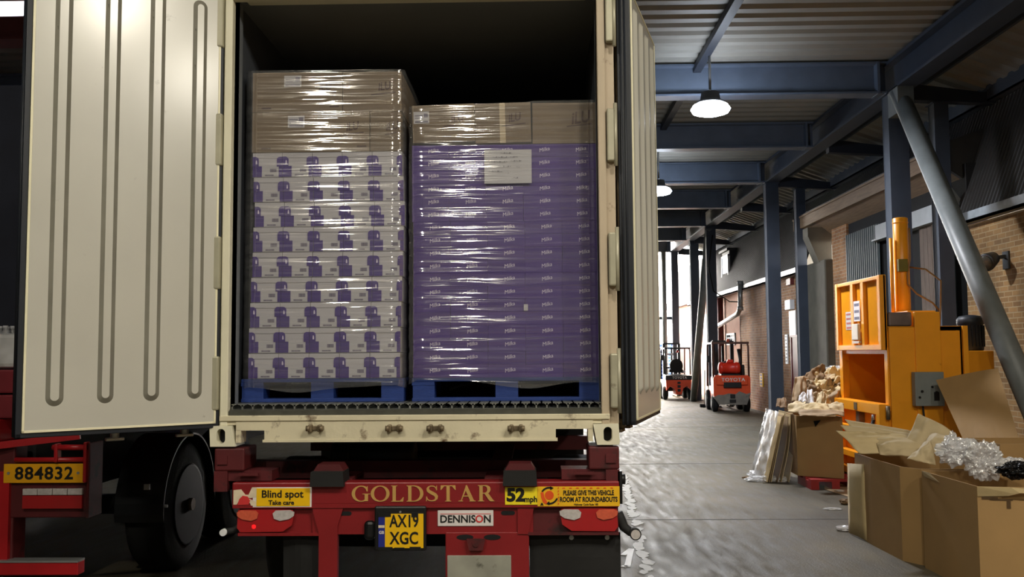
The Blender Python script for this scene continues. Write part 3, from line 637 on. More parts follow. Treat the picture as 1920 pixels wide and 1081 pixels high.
    # lock rods' cams under the door and rods on the outer face
    for xr in (w * .14, w * .52) if not mirror else (w * .10, w * .38):
        b = B(); cyl(b, (xr, -.115, DZ0 - .02), (xr, -.115, DZ1), .017, seg=12)
        cyl(b, (xr, -.115, DZ0 - .065), (xr, -.115, DZ0 - .005), .024, seg=12); box(b, xr - .05, xr + .05, -.135, -.10, DZ0 - .085, DZ0 - .066, bev=.005); box(b, xr - .036, xr + .036, -.13, -.105, DZ0 - .03, DZ0 - .012, bev=.004); box(b, xr - .016, xr + .02, -.14, -.10, DZ0 - .068, DZ0 - .03, bev=.004)
        obj('lock_rod', fin(b), STEEL if not mirror else RUST, door)
    return door, X, w
LD, LX, LW_ = make_door('left_door', (-1.192, -.01, 0), (-2.007, -.646, 0), False, 1)
RD, RX, RW_ = make_door('right_door', (1.315, .044, 0), (1.591, 1.074, 0), True, 1)
LD.name = 'door'; RD.name = 'door'
# grime marks on the left door lining
GRIME = M('door_scuff_marks', (96, 92, 82), .6, var=.3, scale=30)
b = B(); rng = random.Random(11)
for (u_, z_, s) in [(.62, 3.05, .012), (.60, 3.0, .01), (.47, 2.96, .012), (.52, 2.9, .014), (.5, 2.82, .01), (.55, 2.78, .01), (.45, 2.86, .012), (.74, 3.14, .012), (.80, 2.6, .01), (.40, 2.72, .012), (.36, 2.44, .014), (.25, 2.62, .02), (.84, 2.05, .012), (.22, 2.25, .014), (.44, 1.72, .01), (.5, 3.0, .009), (.56, 2.96, .01)]:
    n = 7; prism(b, [(u_ + s * 1.7 * rng.uniform(.4, 1.3) * math.cos(k * 6.283 / n), z_ + s * 1.7 * rng.uniform(.4, 1.4) * math.sin(k * 6.283 / n)) for k in range(n)], 'y', .0003, .0012)
for (u0, u1, z_) in [(.80, .86, 2.47), (.835, .80, 2.16), (.20, .13, 2.12), (.80, .84, 2.5)]: beam(b, (u0, .001, z_), (u1, .001, z_ - .004), .0015, .006)
for s0, s1, z0 in SLOTS:                                       # rubbed dirt inside the ribs
    for k in range(5):
        z_ = 2.5 + rng.uniform(-.28, .5); w_ = (s1 - s0) * .5; cx_ = (s0 + s1) / 2 + .003; hgt = rng.uniform(.012, .04)
        prism(b, [(cx_ - w_ / 2 * rng.uniform(.5, 1), z_), (cx_ + w_ / 2 * rng.uniform(.3, 1), z_ + hgt * .2), (cx_ + w_ / 2, z_ + hgt), (cx_ - w_ / 2 * rng.uniform(.2, 1), z_ + hgt * .9)], 'y', .0202, .0212)
bmesh.ops.transform(b, matrix=LX, verts=b.verts); obj('scuff_marks', b, GRIME, LD)

# ------------------------------------------------------------------ pallets and loads
def pallet(x0, x1, y0, depth, z0, label):
    t = thing('pallet', label, 'pallet', ((x0 + x1) / 2, y0, z0), 'blue pallets under the wrapped loads'); w = x1 - x0
    b = B(); n = 6
    for k in range(n): yy = y0 + (depth - .1) * k / (n - 1); box(b, x0, x1, yy, yy + .1, z0 + .122, z0 + .144, bev=.003)
    obj('deck_boards', b, PALL, t)
    for xx in (x0, (x0 + x1) / 2 - .07, x1 - .14):
        for yy in (y0, y0 + depth / 2 - .07, y0 + depth - .14):
            b = B(); box(b, xx + (.005 if xx == x0 else 0), xx + .14, yy + .003, yy + .14, z0 + .022, z0 + .10); obj('block', b, PALL, t)
    b = B()
    for xx in (x0, (x0 + x1) / 2 - .07, x1 - .14): box(b, xx, xx + .14, y0, y0 + depth, z0 + .10, z0 + .122)
    obj('stringer_boards', b, PALL, t)
    b = B(); box(b, x0, x1, y0, y0 + .1, z0, z0 + .022, bev=.003); box(b, x0, x1, y0 + depth - .1, y0 + depth, z0, z0 + .022)
    for xx in (x0, (x0 + x1) / 2 - .07, x1 - .14): box(b, xx, xx + .14, y0 + .1, y0 + depth - .1, z0, z0 + .022)
    obj('base_boards', b, PALL, t); return t
LY = .25; PZ = 1.4515
pallet(-1.122, -.106, LY - .005, 1.2, PZ, 'blue wooden pallet under the white and purple cartons on the left')
pallet(-.055, 1.122, LY - .005, 1.0, PZ, 'blue wooden pallet under the all purple carton load on the right')
PTOP = PZ + .1445
# white cartons
CW, CH, CDp = .1905, .1585, .44
def make_white():
    t = thing('white_carton', '', 'carton', (0, 0, 0), 'white and purple display cartons on the left pallet')
    b = B(); w = CW / 2 - .0012
    box(b, -w, w, 0, CDp, .001, CH - .008, bev=.002); box(b, -w, w, -.004, CDp, CH - .034, CH - .002, bev=.0015); obj('tray', b, WCART, t)
    b = B()
    def rounded(x0, x1, z0, z1, r, l=True, rr=True):
        P = [(x0, z0), (x1, z0)]
        if rr: P += [(x1 - r + r * math.cos(a), z1 - r + r * math.sin(a)) for a in [k * math.pi / 12 for k in range(7)]]
        else: P.append((x1, z1))
        if l: P += [(x0 + r - r * math.sin(a), z1 - r + r * math.cos(a)) for a in [k * math.pi / 12 for k in range(7)]]
        else: P.append((x0, z1))
        return P
    prism(b, rounded(-w, -w + .038, .070, .132, .020, l=False), 'y', -.0052, -.001); prism(b, rounded(w - .034, w, .070, .132, .020, rr=False), 'y', -.0052, -.001)
    prism(b, [(-w, .004), (-w + .058, .004), (-w + .058, .073), (-w, .073)], 'y', -.0020, -.0002); prism(b, [(w - .022, .004), (w, .004), (w, .073), (w - .022, .073)], 'y', -.002, -.0002)
    obj('purple_print', b, PURP, t)
    b = B(); prism(b, [(-w + .059, .005), (w - .023, .005), (w - .023, .071), (-w + .059, .071)], 'y', -.0026, -.0004, 0)
    prism(b, [(.016, .034), (.058, .034), (.058, .056), (.016, .056)], 'y', -.003, -.0024, 1); prism(b, [(-.016, .010), (.040, .010), (.040, .019), (-.016, .019)], 'y', -.003, -.0024, 1)
    obj('label', b, [PAPER, GREYPR], t)
    b = B(); prism(b, [(-w + .020, .086), (-w + .029, .086), (-w + .029, .098), (-w + .026, .110), (-w + .022, .110), (-w + .020, .098)], 'y', -.006, -.005); obj('emblem', b, LOGO, t)
    return t
W0 = make_white(); used = False
lshift = [-.032, -.030, -.025, -.020, -.014, -.010, -.004, -.012, -.020]
COLN = ['leftmost', 'second from left', 'middle', 'second from right', 'rightmost']
rng = random.Random(5)
for r in range(9):
    for c in range(5):
        o = W0 if not used else copy_tree(W0); used = True
        o.location = (-1.061 + .012 + lshift[r] + (c + .5) * CW, LY + rng.uniform(0, .006), PTOP + r * CH)
        o['label'] = '%s white and purple carton in the %s layer from the bottom, left pallet' % (COLN[c], ORD[r])
LT = PTOP + 9 * CH
# purple cartons
PW, PH = .2335, .0812
def make_purple():
    t = thing('purple_carton', '', 'carton', (0, 0, 0), 'purple chocolate cartons on the right pallet')
    b = B(); w = PW / 2 - .0004; box(b, -w, w, 0, .38, .0003, PH - .0003, bev=.0012); obj('box_body', b, PCART, t)
    text('logo', 'Milka', .034, (.018, -.0012, PH * .56), LOGO, t, rot=(R_(90), R_(-11), 0), sx=.95, bold=0, shear=.22, space=1.0)
    return t
P0 = make_purple(); used = False
for r in range(18):
    for c in range(5):
        o = P0 if not used else copy_tree(P0); used = True
        o.location = (-.058 + (.010 if r < 12 else .002) + (c + .5) * PW + rng.uniform(-.001, .001) - .0008 * max(0, r - 10) * (c > 3), LY + rng.uniform(0, .003), PTOP + r * PH)
        o['label'] = '%s purple carton in the %s row from the bottom, right pallet' % (COLN[c], ORD[r])
RTOP = PTOP + 18 * PH
# brown cartons
def brown(name, x0, x1, z0, z1, label, group, tilt=0, mark=True, lab=None, depth=.9, seam=None, y0=None, big=False):
    y0 = LY if y0 is None else y0
    t = thing('brown_carton', label, 'carton', (x0, y0, z0), group); b = B(); box(b, x0, x1, y0, y0 + depth, z0, z1, bev=.003); obj('box_body', b, CARDW, t)
    h = z1 - z0
    if mark:
        mw = min(.15, (x1 - x0) * .4); cxm = x1 - mw * .75
        text('print', 'iLU', .105 if big else .07, (cxm, y0 - .001, z0 + h * .62), CMARK, t, rot=(R_(90), R_(-8), 0), bold=.002, shear=.25, sx=.8)
        b = B(); prism(b, [(cxm - mw * .55, z0 + h * .40), (cxm + mw * .5, z0 + h * .46), (cxm + mw * .5, z0 + h * .49), (cxm - mw * .55, z0 + h * .43)], 'y', y0 - .0012, y0)
        if x1 - x0 > .5:
            prism(b, [(x0 + .06, z0 + .02), (x0 + .12, z0 + .02), (x0 + .12, z0 + .03), (x0 + .06, z0 + .03)], 'y', y0 - .0012, y0); prism(b, [(x1 - .08, z0 + .028), (x1 - .02, z0 + .028), (x1 - .02, z0 + .038), (x1 - .08, z0 + .038)], 'y', y0 - .0012, y0)
        obj('print_bar', b, CMARK, t)
    if lab:
        a, c = at(lab[0], lab[1], y0), at(lab[2], lab[3], y0); b = B(); box(b, a.x, c.x, y0 - .0015, y0, c.z, a.z, 0); w_, h_ = c.x - a.x, a.z - c.z
        for (u0, u1, v0, v1) in ((.08, .6, .62, .7), (.08, .5, .44, .5), (.66, .92, .5, .85), (.08, .92, .08, .22)): box(b, a.x + w_ * u0, a.x + w_ * u1, y0 - .002, y0 - .001, c.z + h_ * v0, c.z + h_ * v1, 1)
        obj('label', b, [PAPER, GREYPR], t)
    if seam is not None:
        b = B(); box(b, seam - .018, seam + .018, y0 - .0012, y0, z0, z1); obj('tape', b, TAPE, t)
    t.rotation_euler = (0, tilt, 0); return t
brown('b', -1.074, -.325, LT + .002, LT + .258, 'wide brown carton in the lower brown layer, on the white cartons', None, lab=(540, 217, 571, 239))
brown('b', -.321, -.125, LT + .002, LT + .256, 'narrow brown carton right of the lower labelled carton', None)
brown('b', -1.074, -.500, LT + .260, LT + .516, 'brown carton on top of the left load with white label', None, lab=(533, 142, 565, 163))
brown('b', -.497, -.122, LT + .258, LT + .514, 'brown carton on top of the left load at its right corner', None)
brown('b', -.050, .345, RTOP + .014, RTOP + .255, 'slightly tilted brown carton with white label on the purple cartons', None, tilt=R_(-1.6), lab=(777, 210, 806, 232), depth=.7)
brown('b', .3465, .700, RTOP + .006, RTOP + .262, 'taped brown carton in the middle on the purple cartons', None, tilt=R_(-1.2), seam=.52, depth=.7)
brown('b', .706, 1.118, RTOP + .002, RTOP + .262, 'brown carton at the right end on the purple cartons', None, depth=.7, big=True)
# delivery note under the film
a, c = at(908, 281, LY - .02), at(997, 343, LY - .02)
t = thing('delivery_note', 'white paper sheet taped to the front of the purple load', 'paper', (a.x, LY - .016, c.z))
b = sheet(1, 1, 8, 6, lambda u, v: Vector((a.x + (c.x - a.x) * u, LY - .019 + .002 * math.sin(u * 5), c.z + (a.z - c.z) * v)), .0006); obj('sheet', b, PAPER, t)
b = B(); w_, h_ = c.x - a.x, a.z - c.z
for (u0, u1, v) in ((.35, .62, .9), (.18, .5, .78), (.55, .75, .78), (.14, .5, .64), (.56, .84, .66), (.22, .6, .50), (.68, .78, .48), (.1, .4, .36), (.5, .56, .30), (.62, .74, .16)):
    for k in range(int((u1 - u0) / .035)):
        u = u0 + k * .035; box(b, a.x + w_ * u, a.x + w_ * (u + .02 + .01 * (k % 2)), LY - .0225, LY - .0215, c.z + h_ * (v - .008 * (k % 3)), c.z + h_ * (v + .022 - .01 * ((k + 1) % 3)))
obj('handwriting', b, PENINK, t)
b = B(); q = at(986, 576, LY); box(b, q.x - .013, q.x + .013, LY - .004, LY - .002, q.z - .02, q.z + .02); tag(obj('paper_tag', b, PAPER, base=(q.x, LY - .003, q.z - .02)), 'tiny white paper tag stuck low on the purple cartons', 'label')
# stretch film: front and both sides, finely wrinkled
def film(x0, x1, z0, z1, yf, depth, label, slope, seed, ragged):
    nx, nz = 26, 460; bm = B(); path = []
    for k in range(7): path.append((x0 - .012, yf + depth * (1 - k / 6), 0))
    for k in range(1, nx): path.append((x0 + (x1 - x0) * k / nx, yf - .018, 1))
    for k in range(7): path.append((x1 + .012, yf + depth * k / 6, 0))
    rows = []
    for j in range(nz + 1):
        v = j / nz; row = []
        for i, (x, y, fr) in enumerate(path):
            top = z1(x); bot = z0 + ragged * (noise.noise(Vector((x * 3, seed, 0))) + .6 * math.sin(x * 5 + seed)) * .5 * (1 if fr else 0); z = bot + (top - bot) * v
            n_ = noise.noise(Vector((x * 1.2 + seed, z * 26, seed))) * .9 + noise.noise(Vector((x * 2.2 + seed, z * 60, 3))) * .55 + noise.noise(Vector((x * 4 + seed, z * 120, 7))) * .3
            yy = y - .003 + slope * (x - (x0 + x1) / 2) * fr - (.0060 * n_ + .006) * fr; xx = x + (.004 * n_ if not fr else 0)
            row.append(bm.verts.new((xx, yy, z)))
        rows.append(row)
    for j in range(nz):
        for i in range(len(path) - 1): bm.faces.new((rows[j][i], rows[j][i + 1], rows[j + 1][i + 1], rows[j + 1][i]))
    o = obj('stretch_film', bm, WRAP, None, smooth=True, base=((x0 + x1) / 2, yf, z0)); tag(o, label, 'plastic wrap'); return o
film(-1.10, -.112, PZ + .085, lambda x: LT + .522, LY, .9, 'clear stretch film wrapped round the left pallet load', .012, 2.3, .05)
film(-.062, 1.128, PZ + .105, lambda x: RTOP + .27 if x > .7 else RTOP + .25 + .02 * x, LY, .9, 'clear stretch film wrapped round the right purple load', -.006, 7.7, .07)
# ------------------------------------------------------------------ main red trailer
def arc(cx, cz, rx, rz, a0, a1, n): return [(cx + rx * math.cos(R_(a0 + (a1 - a0) * k / n)), cz + rz * math.sin(R_(a0 + (a1 - a0) * k / n))) for k in range(n + 1)]
def ribbon(bm, pts, ws, y0, y1, mi=0):
    """variable width stroke in the x,z plane"""
    n = len(pts); L_, R2 = [], []
    for i in range(n):
        a, c = Vector(pts[max(i - 1, 0)]), Vector(pts[min(i + 1, n - 1)]); d = (c - a).normalized(); nn = Vector((-d.y, d.x)); p = Vector(pts[i])
        L_.append(p + nn * ws[i] / 2); R2.append(p - nn * ws[i] / 2)
    for i in range(n - 1):
        prism(bm, [L_[i], L_[i + 1], R2[i + 1], R2[i]], 'y', y0, y1, mi)
def serif_word(bm, word, x0, x1, z0, z1, y0, y1):
    """classical serif capitals drawn from strokes in a unit-high cell"""
    T, t_ = .17, .055
    def G_(kind):
        S = []
        def rect(a, b_, c, d): S.append(('p', [(a, c), (b_, c), (b_, d), (a, d)]))
        def serif(cx, z, w, up=True): 
            h = .045; s = 1 if up else -1; S.append(('p', [(cx - w, z), (cx + w, z), (cx + w, z + s * h * .6), (cx + w * .5, z + s * h * 1.3), (cx - w * .5, z + s * h * 1.3), (cx - w, z + s * h * .6)]))
        if kind in 'GO':
            a0, a1 = (42, 312) if kind == 'G' else (0, 360); P = arc(.46, .5, .40, .47, a0, a1, 40); S.append(('r', P, [t_ + (T - t_) * abs(math.cos(R_(a0 + (a1 - a0) * k / 40))) ** 1.5 for k in range(41)]))
            if kind == 'G': rect(.645, .645 + T, .04, .46); S.append(('p', [(.53, .46), (.93, .46), (.93, .50), (.53, .50)])); S.append(('p', [(.74, .64), (.80, .64), (.80, .97), (.77, .97), (.70, .80)])); wd = .92
            else: wd = .92
        elif kind == 'L': rect(.12, .12 + T, 0, 1); serif(.205, 0, .16); serif(.205, 1, .16, False); rect(.2, .66, 0, t_); S.append(('p', [(.66, 0), (.70, .27), (.655, .27), (.50, t_)])); wd = .74
        elif kind == 'D':
            rect(.12, .12 + T, 0, 1); serif(.16, 0, .12); serif(.16, 1, .12, False); P = [(.2, .975)] + arc(.40, .5, .42, .475, 90, -90, 30) + [(.2, .025)]; S.append(('r', P, [t_] + [t_ + (T - t_) * abs(math.cos(R_(90 - 180 * k / 30))) ** 1.3 for k in range(31)] + [t_])); wd = .92
        elif kind == 'S':
            P = [(.60, .74), (.55, .88), (.44, .955), (.31, .965), (.20, .91), (.145, .80), (.17, .68), (.27, .59), (.40, .51), (.53, .42), (.60, .31), (.585, .17), (.50, .075), (.36, .035), (.22, .06), (.13, .15), (.09, .28)]
            S.append(('r', P, [.05, .055, .06, .06, .09, .13, .16, .18, .185, .18, .16, .13, .09, .06, .055, .05, .05])); S.append(('p', [(.575, .70), (.625, .70), (.625, .98), (.59, .98)])); S.append(('p', [(.065, .02), (.10, .02), (.115, .31), (.065, .31)])); wd = .72
        elif kind == 'T': rect(.33, .33 + T, 0, 1); serif(.415, 0, .16); rect(.04, .79, .945, 1); S.append(('p', [(.04, 1), (.02, .72), (.06, .72), (.22, .95)])); S.append(('p', [(.79, 1), (.81, .72), (.77, .72), (.61, .95)])); wd = .84
        elif kind == 'A': S.append(('p', [(.15, 0), (.20, 0), (.475, .84), (.43, .98)])); S.append(('p', [(.42, 1), (.49, 1), (.86, 0), (.66, 0), (.39, .76)])); rect(.27, .66, .30, .355); serif(.16, 0, .12); serif(.77, 0, .16); wd = .94
        elif kind == 'R':
            rect(.12, .12 + T, 0, 1); serif(.205, 0, .16); serif(.16, 1, .12, False); P = [(.2, .975)] + arc(.40, .74, .21, .235, 90, -90, 20) + [(.2, .505)]; S.append(('r', P, [t_] + [t_ + (T - t_) * abs(math.cos(R_(90 - 180 * k / 20))) for k in range(21)] + [t_])); S.append(('p', [(.36, .52), (.56, .52), (.86, .03), (.92, 0), (.70, 0), (.62, .06)])); wd = .92
        return S, wd
    glyphs = [G_(k) for k in word]; tot = sum(g[1] for g in glyphs) + .06 * (len(word) - 1); sx = (x1 - x0) / tot; sz = z1 - z0; x = x0
    kk = 0
    for S, wd in glyphs:
        for s in S:
            kk += 1; yk = y0 - .00003 * kk
            if s[0] == 'p': prism(bm, [(x + a * sx, z0 + c * sz) for a, c in s[1]], 'y', yk, y1)
            else:
                tmp = B(); ribbon(tmp, s[1], s[2], yk, y1)
                for v in tmp.verts: v.co.x = x + v.co.x * sx; v.co.z = z0 + v.co.z * sz
                merge(bm, tmp, 0)
        x += (wd + .06) * sx
T = thing('semi_trailer', 'red skeletal semi trailer carrying the white container, lettered rear beam facing camera', 'trailer', (0, .4, 0))
b = B(); box(b, -1.085, 1.195, -.02, .10, .865, .995, bev=.008); box(b, -1.08, 1.19, -.021, .0, .846, .87); beamo = obj('rear_beam', b, RED, T)
b = B(); serif_word(b, 'GOLDSTAR', -.372, .468, .882, .975, -.0235, -.0195); obj('lettering', b, GOLD, beamo, 'gold serif capital lettering')
YF = -.024
# left yellow sticker with torn weathered end
st = B(); box(st, -.938, -.622, YF, -.019, .858, .962); s1 = obj('warning_sticker', st, YELP, beamo, 'yellow blind spot sticker')
bb = B(); box(bb, -.96, -.612, -.0215, -.0195, .852, .968); obj('sticker_border', bb, WHITEP, s1)
text('lettering', 'Blind spot', .060, (-.785, YF - .001, .927), INK, s1, bold=.0012, sx=1.02); text('lettering', 'Take care', .036, (-.79, YF - .001, .878), INK, s1, bold=.001, sx=1.05)
b = B(); prism(b, [(-1.075, .952), (-1.03, .956), (-1.005, .925), (-.985, .925), (-.965, .968), (-.935, .968), (-.935, .912), (-.975, .905), (-1.01, .915), (-1.035, .905), (-1.055, .868), (-1.075, .868)], 'y', -.023, -.0195); prism(b, [(-.99, .905), (-.94, .885), (-.93, .858), (-.97, .862)], 'y', -.023, -.0195)
obj('torn_sticker', b, WHITEW, beamo, 'torn weathered white sticker remains')
b = B(); prism(b, [(-1.04, .90), (-1.02, .92), (-.99, .915), (-.975, .89), (-.985, .868), (-1.05, .866)], 'y', -.0245, -.022); obj('torn_sticker', b, REDINK, beamo, 'torn red sticker patch')
b = B(); box(b, .527, .716, YF, -.019, .862, .964); s2 = obj('speed_sticker', b, YELS, beamo, 'bright yellow 52 mph sticker'); text('lettering', '52', .102, (.590, YF - .001, .915), INK, s2, bold=.0048, sx=1.06); text('lettering', 'mph', .046, (.677, YF - .001, .892), INK, s2, bold=.0014, sx=.95)
b = B(); box(b, .717, 1.196, YF - .001, -.019, .852, .966); s3 = obj('roundabout_sticker', b, YELO, beamo, 'amber roundabout sticker')
text('lettering', 'PLEASE GIVE THIS VEHICLE', .039, (1.015, YF - .002, .928), INK, s3, bold=.0014, sx=.64); text('lettering', 'ROOM AT ROUNDABOUTS', .039, (1.015, YF - .002, .890), INK, s3, bold=.0014, sx=.70); text('lettering', 'Highway Code Rule 185', .016, (1.0, YF - .002, .862), INK, s3, bold=.0003, sx=.9)
b = B(); prism(b, [(.786 + .026 * math.cos(k * .2618), .916 + .026 * math.sin(k * .2618)) for k in range(24)], 'y', YF - .003, YF); prism(b, [(.735, .932), (.752, .934), (.757, .905), (.775, .875), (.768, .862), (.748, .876), (.738, .905)], 'y', YF - .003, YF)
for x in (.834,): 
    for k in range(6): prism(b, [(x, .862 + k * .018), (x + .006, .862 + k * .018), (x + .009, .872 + k * .018), (x + .003, .872 + k * .018)], 'y', YF - .003, YF)
for k in range(8): prism(b, [(.86 + k * .04, .954), (.88 + k * .04, .954), (.876 + k * .04, .960), (.865 + k * .04, .960)], 'y', YF - .003, YF)
obj('symbol', b, ORNG, s3)
b = B(); ribbon(b, arc(.786, .914, .048, .046, 150, 75, 10), [.010] * 11, YF - .0035, YF); prism(b, [(.792, .972 - .004), (.792, .946), (.812, .958)], 'y', YF - .0035, YF); ribbon(b, arc(.786, .914, .048, .046, -20, -95, 10), [.010] * 11, YF - .0035, YF); prism(b, [(.786, .883), (.786, .858), (.768, .868)], 'y', YF - .0035, YF)
prism(b, [(.738, .872), (.746, .872), (.752, .856), (.746, .856), (.742, .862), (.738, .856), (.732, .856)], 'y', YF - .0035, YF); obj('arrow', b, INK, s3)
# lower plate work
b = B(); box(b, -.61, .69, .0, .03, .69, .862); box(b, .175, .665, -.005, .03, .30, .70, bev=.004); prism(b, [(-.615, .865), (-.42, .865), (-.46, .74), (-.46, .36), (-.475, .32), (-.555, .32), (-.57, .36), (-.57, .70)], 'y', -.015, .03); prism(b, [(.60, .862), (.70, .862), (.66, .69), (.60, .69)], 'y', -.012, .03)
pl = obj('bumper_plate', b, RED, T)
b = B()
for x in (-.42, .543):
    b = B(); prism(b, arc(x + .028, .811, .013, .012, -90, 90, 8) + arc(x - .028, .811, .013, .012, 90, 270, 8), 'y', -.0022, .01); obj('slot', b, DARK, pl)
b = B()
prism(b, arc(.29, .672, .05, .016, 0, 360, 14)[:-1], 'y', -.0075, 0); obj('grease_stain', b, DARK, pl); b = B(); prism(b, arc(.45, .672, .05, .016, 0, 360, 14)[:-1], 'y', -.0075, 0)
obj('grease_stain', b, DARK, pl)
b = B(); prism(b, [(.30, .665), (.41, .665), (.395, .60), (.315, .60)], 'y', -.03, -.004); cyl(b, (.355, -.035, .64), (.355, -.004, .64), .02, seg=12); obj('hook', b, REDD, pl)
b = B(); box(b, .186, .56, -.012, -.004, .30, .568, bev=.003); wp = obj('blank_plate', b, M('plate_grey_scuffed', (150, 150, 138), .5, var=.2, scale=5, dirt=((70, 68, 60), .35, 8)), pl)
# wings with tail lights
def wing(x0, x1, s):
    b = B(); prism(b, [(x0, .700), (x1, .690), (x1, .862), (x0, .862)], 'y', .015, .05); box(b, min(x0, x1), max(x0, x1), -.01, .05, .683, .70); return obj('light_bracket', b, REDD if s > 0 else RED, T)
for s, x0, x1 in ((-1, -1.05, -.57), (1, .66, 1.19)):
    w = wing(x0, x1, s); xc = (-.885 if s < 0 else 1.015); tl = B()
    P = [(xc - s * .165, .80), (xc - s * .16, .835), (xc - s * .06, .84), (xc + s * .06, .84), (xc + s * .165, .835), (xc + s * .17, .73), (xc + s * .15, .705), (xc - s * .10, .708), (xc - s * .155, .745)]
    prism(tl, P, 'y', -.012, .02); k_ = obj('tail_light', tl, LREDG, T, 'red rear light cluster')
    for (dx, mt, nm) in ((-s * .105, LWHT, 'lens'), (s * .105, LORG, 'lens')):
        lb = B(); m_ = 1 if dx < 0 else -1
        prism(lb, [(xc + dx - m_ * .066, .822), (xc + dx - m_ * .04, .834), (xc + dx + m_ * .045, .832), (xc + dx + m_ * .062, .815), (xc + dx + m_ * .055, .785), (xc + dx + m_ * .02, .772), (xc + dx - m_ * .035, .782), (xc + dx - m_ * .062, .80)], 'y', -.02, -.011); obj(nm, lb, mt, k_)
    if s < 0:
        lb = B(); cyl(lb, (xc - .07, -.014, .738), (xc - .07, -.011, .738), .012, seg=12); obj('lamp_glow', lb, Emit('small_lit_red', (255, 20, 24), 1.5), k_)
# number plate
b = B(); box(b, -.238, .066, -.04, -.016, .60, .858, bev=.01); box(b, -.30, -.238, -.02, .0, .66, .77, bev=.02); ph = obj('plate_holder', b, BLKP, T)
b = B(); box(b, -.175, .050, -.046, -.04, .618, .815, bev=.001); npl = obj('number_plate', b, YELP, ph, 'yellow two-line number plate')
b = B(); box(b, -.213, -.1755, -.046, -.04, .612, .818); bl = obj('plate_band', b, BLUEP, ph); text('lettering', 'GB', .024, (-.195, -.047, .708), WHITEP, bl, bold=.0006); b = B(); box(b, -.213, -.177, -.0472, -.045, .735, .75); obj('plate_stripe', b, WHITEW, bl)
text('lettering', 'AX19', .098, (-.062, -.047, .77), INK, npl, bold=.0022, sx=.72, space=1.02); text('lettering', 'XGC', .098, (-.062, -.047, .672), INK, npl, bold=.0022, sx=.78, space=1.02)
b = B()
for (x0, x1, z0, z1) in ((-.215, -.14, .798, .822), (-.02, .02, .795, .822), (-.12, -.06, .611, .622), (-.215, -.13, .604, .625), (-.03, .035, .606, .626)): b = B(); box(b, x0, x1, -.048, -.04, z0, z1); obj('clip', b, BLKP, ph)
b = B(); cyl(b, (-.085, -.05, .826), (-.085, -.04, .826), .006, seg=10); obj('plate_screw', b, STEEL, ph)
b = B(); box(b, .129, .457, -.006, -.0005, .736, .828, bev=.003); dn = obj('maker_plate', b, WHITEP, pl, 'white maker plate')
text('lettering', 'DENNIS', .060, (.2475, -.0075, .776), INK, dn, bold=.0012, sx=1.0); text('lettering', 'O', .060, (.3745, -.0075, .776), REDINK, dn, bold=.0012, sx=1.0); text('lettering', 'N', .060, (.4215, -.0075, .776), INK, dn, bold=.0012, sx=1.0)
b = B(); box(b, .145, .443, -.0075, -.006, .8055, .8085); obj('plate_line', b, REDINK, dn)
# rubber buffers, chassis
for x in (-.515, .615):
    b = B(); prism(b, [(x - .10, .975), (x + .10, .975), (x + .095, 1.06), (x - .095, 1.06)], 'y', -.06, .12); bf = obj('buffer', b, BLACK, T); b = B(); prism(b, [(x - .09, 1.058), (x + .09, 1.058), (x + .065, 1.098), (x - .065, 1.098)], 'y', -.01, .14); obj('buffer_bracket', b, REDD, bf)
b = B()
for x in (-.47, .47): box(b, x - .07, x + .07, .12, 9, .98, 1.0); box(b, x - .008, x + .008, .12, 9, .72, .98); box(b, x - .07, x + .07, .12, 9, .70, .72)
for y in (.5, 2.2, 4, 6): box(b, -1.15, 1.15, y, y + .1, .95, 1.06)
obj('chassis_rails', b, REDD, T)
for sx in (-1, 1):
    b = B(); x0, x1 = sorted((sx * 1.20, sx * 1.02)); box(b, x0, x1, .0, .25, 1.06, 1.195, bev=.01); box(b, min(sx * 1.18, sx * .86), max(sx * 1.18, sx * .86), .02, .2, 1.0, 1.06); box(b, min(sx * 1.2, sx * 1.12), max(sx * 1.2, sx * 1.12), .0, .15, .94, 1.06)
    cyl(b, (sx * 1.13, .08, 1.19), (sx * 1.13, .08, 1.2), .04, seg=16); box(b, min(sx * 1.05, sx * .93), max(sx * 1.05, sx * .93), -.02, .0, 1.035, 1.05); box(b, sx * 1.15 - .03, sx * 1.15 + .03, -.01, .01, 1.10, 1.15)
    obj('twistlock_bracket', b, REDD, T)
b = B(); cyl(b, (-.66, .8, 1.06), (-.10, .8, 1.06), .125, seg=24, bev=.03); cyl(b, (-.55, .8, 1.06), (-.53, .8, 1.06), .13, seg=24); obj('air_tank', b, BLKP, T, 'black cylindrical air tank')
b = B(); box(b, -.48, -.36, 1.0, 1.02, 1.12, 1.18); tube(b, [(-.42, .9, 1.15), (-.38, .9, 1.185), (-.33, .85, 1.17), (-.3, .8, 1.185)], .012, 6); obj('pipe_fitting', b, STEEL, T)
for x0, x1, nm in ((-.80, -.58, 0), (.668, 1.205, 1)):
    b = sheet(1, 1, 6, 8, lambda u, v: Vector((x0 + (x1 - x0) * u, .06 + .012 * math.sin(u * 4 + v * 3), .12 + .565 * v)), .012); mf = obj('mudflap', b, BLACK, T)
    b = B()
    for x in ((.915, 1.125) if nm else ()): cyl(b, (x, .06, .66), (x, .035, .66), .014, seg=12)
    if nm: obj('bolt', b, STEEL, mf)
    else: b.free()
def wheel(bm_t, bm_r, c, r, w, ax):
    c = Vector(c); ax = Vector(ax)
    lathe(bm_t, c - ax * w / 2, ax, [(r * .62, 0), (r * .7, .0), (r * .93, .02), (r, .06), (r, w - .06), (r * .93, w - .02), (r * .7, w), (r * .62, w)], 40)
    lathe(bm_r, c + ax * (w / 2 - .06), ax, [(.02, -.02), (r * .3, -.02), (r * .34, .05), (r * .55, .03), (r * .63, .062), (r * .64, .066), (r * .60, .068)], 32)
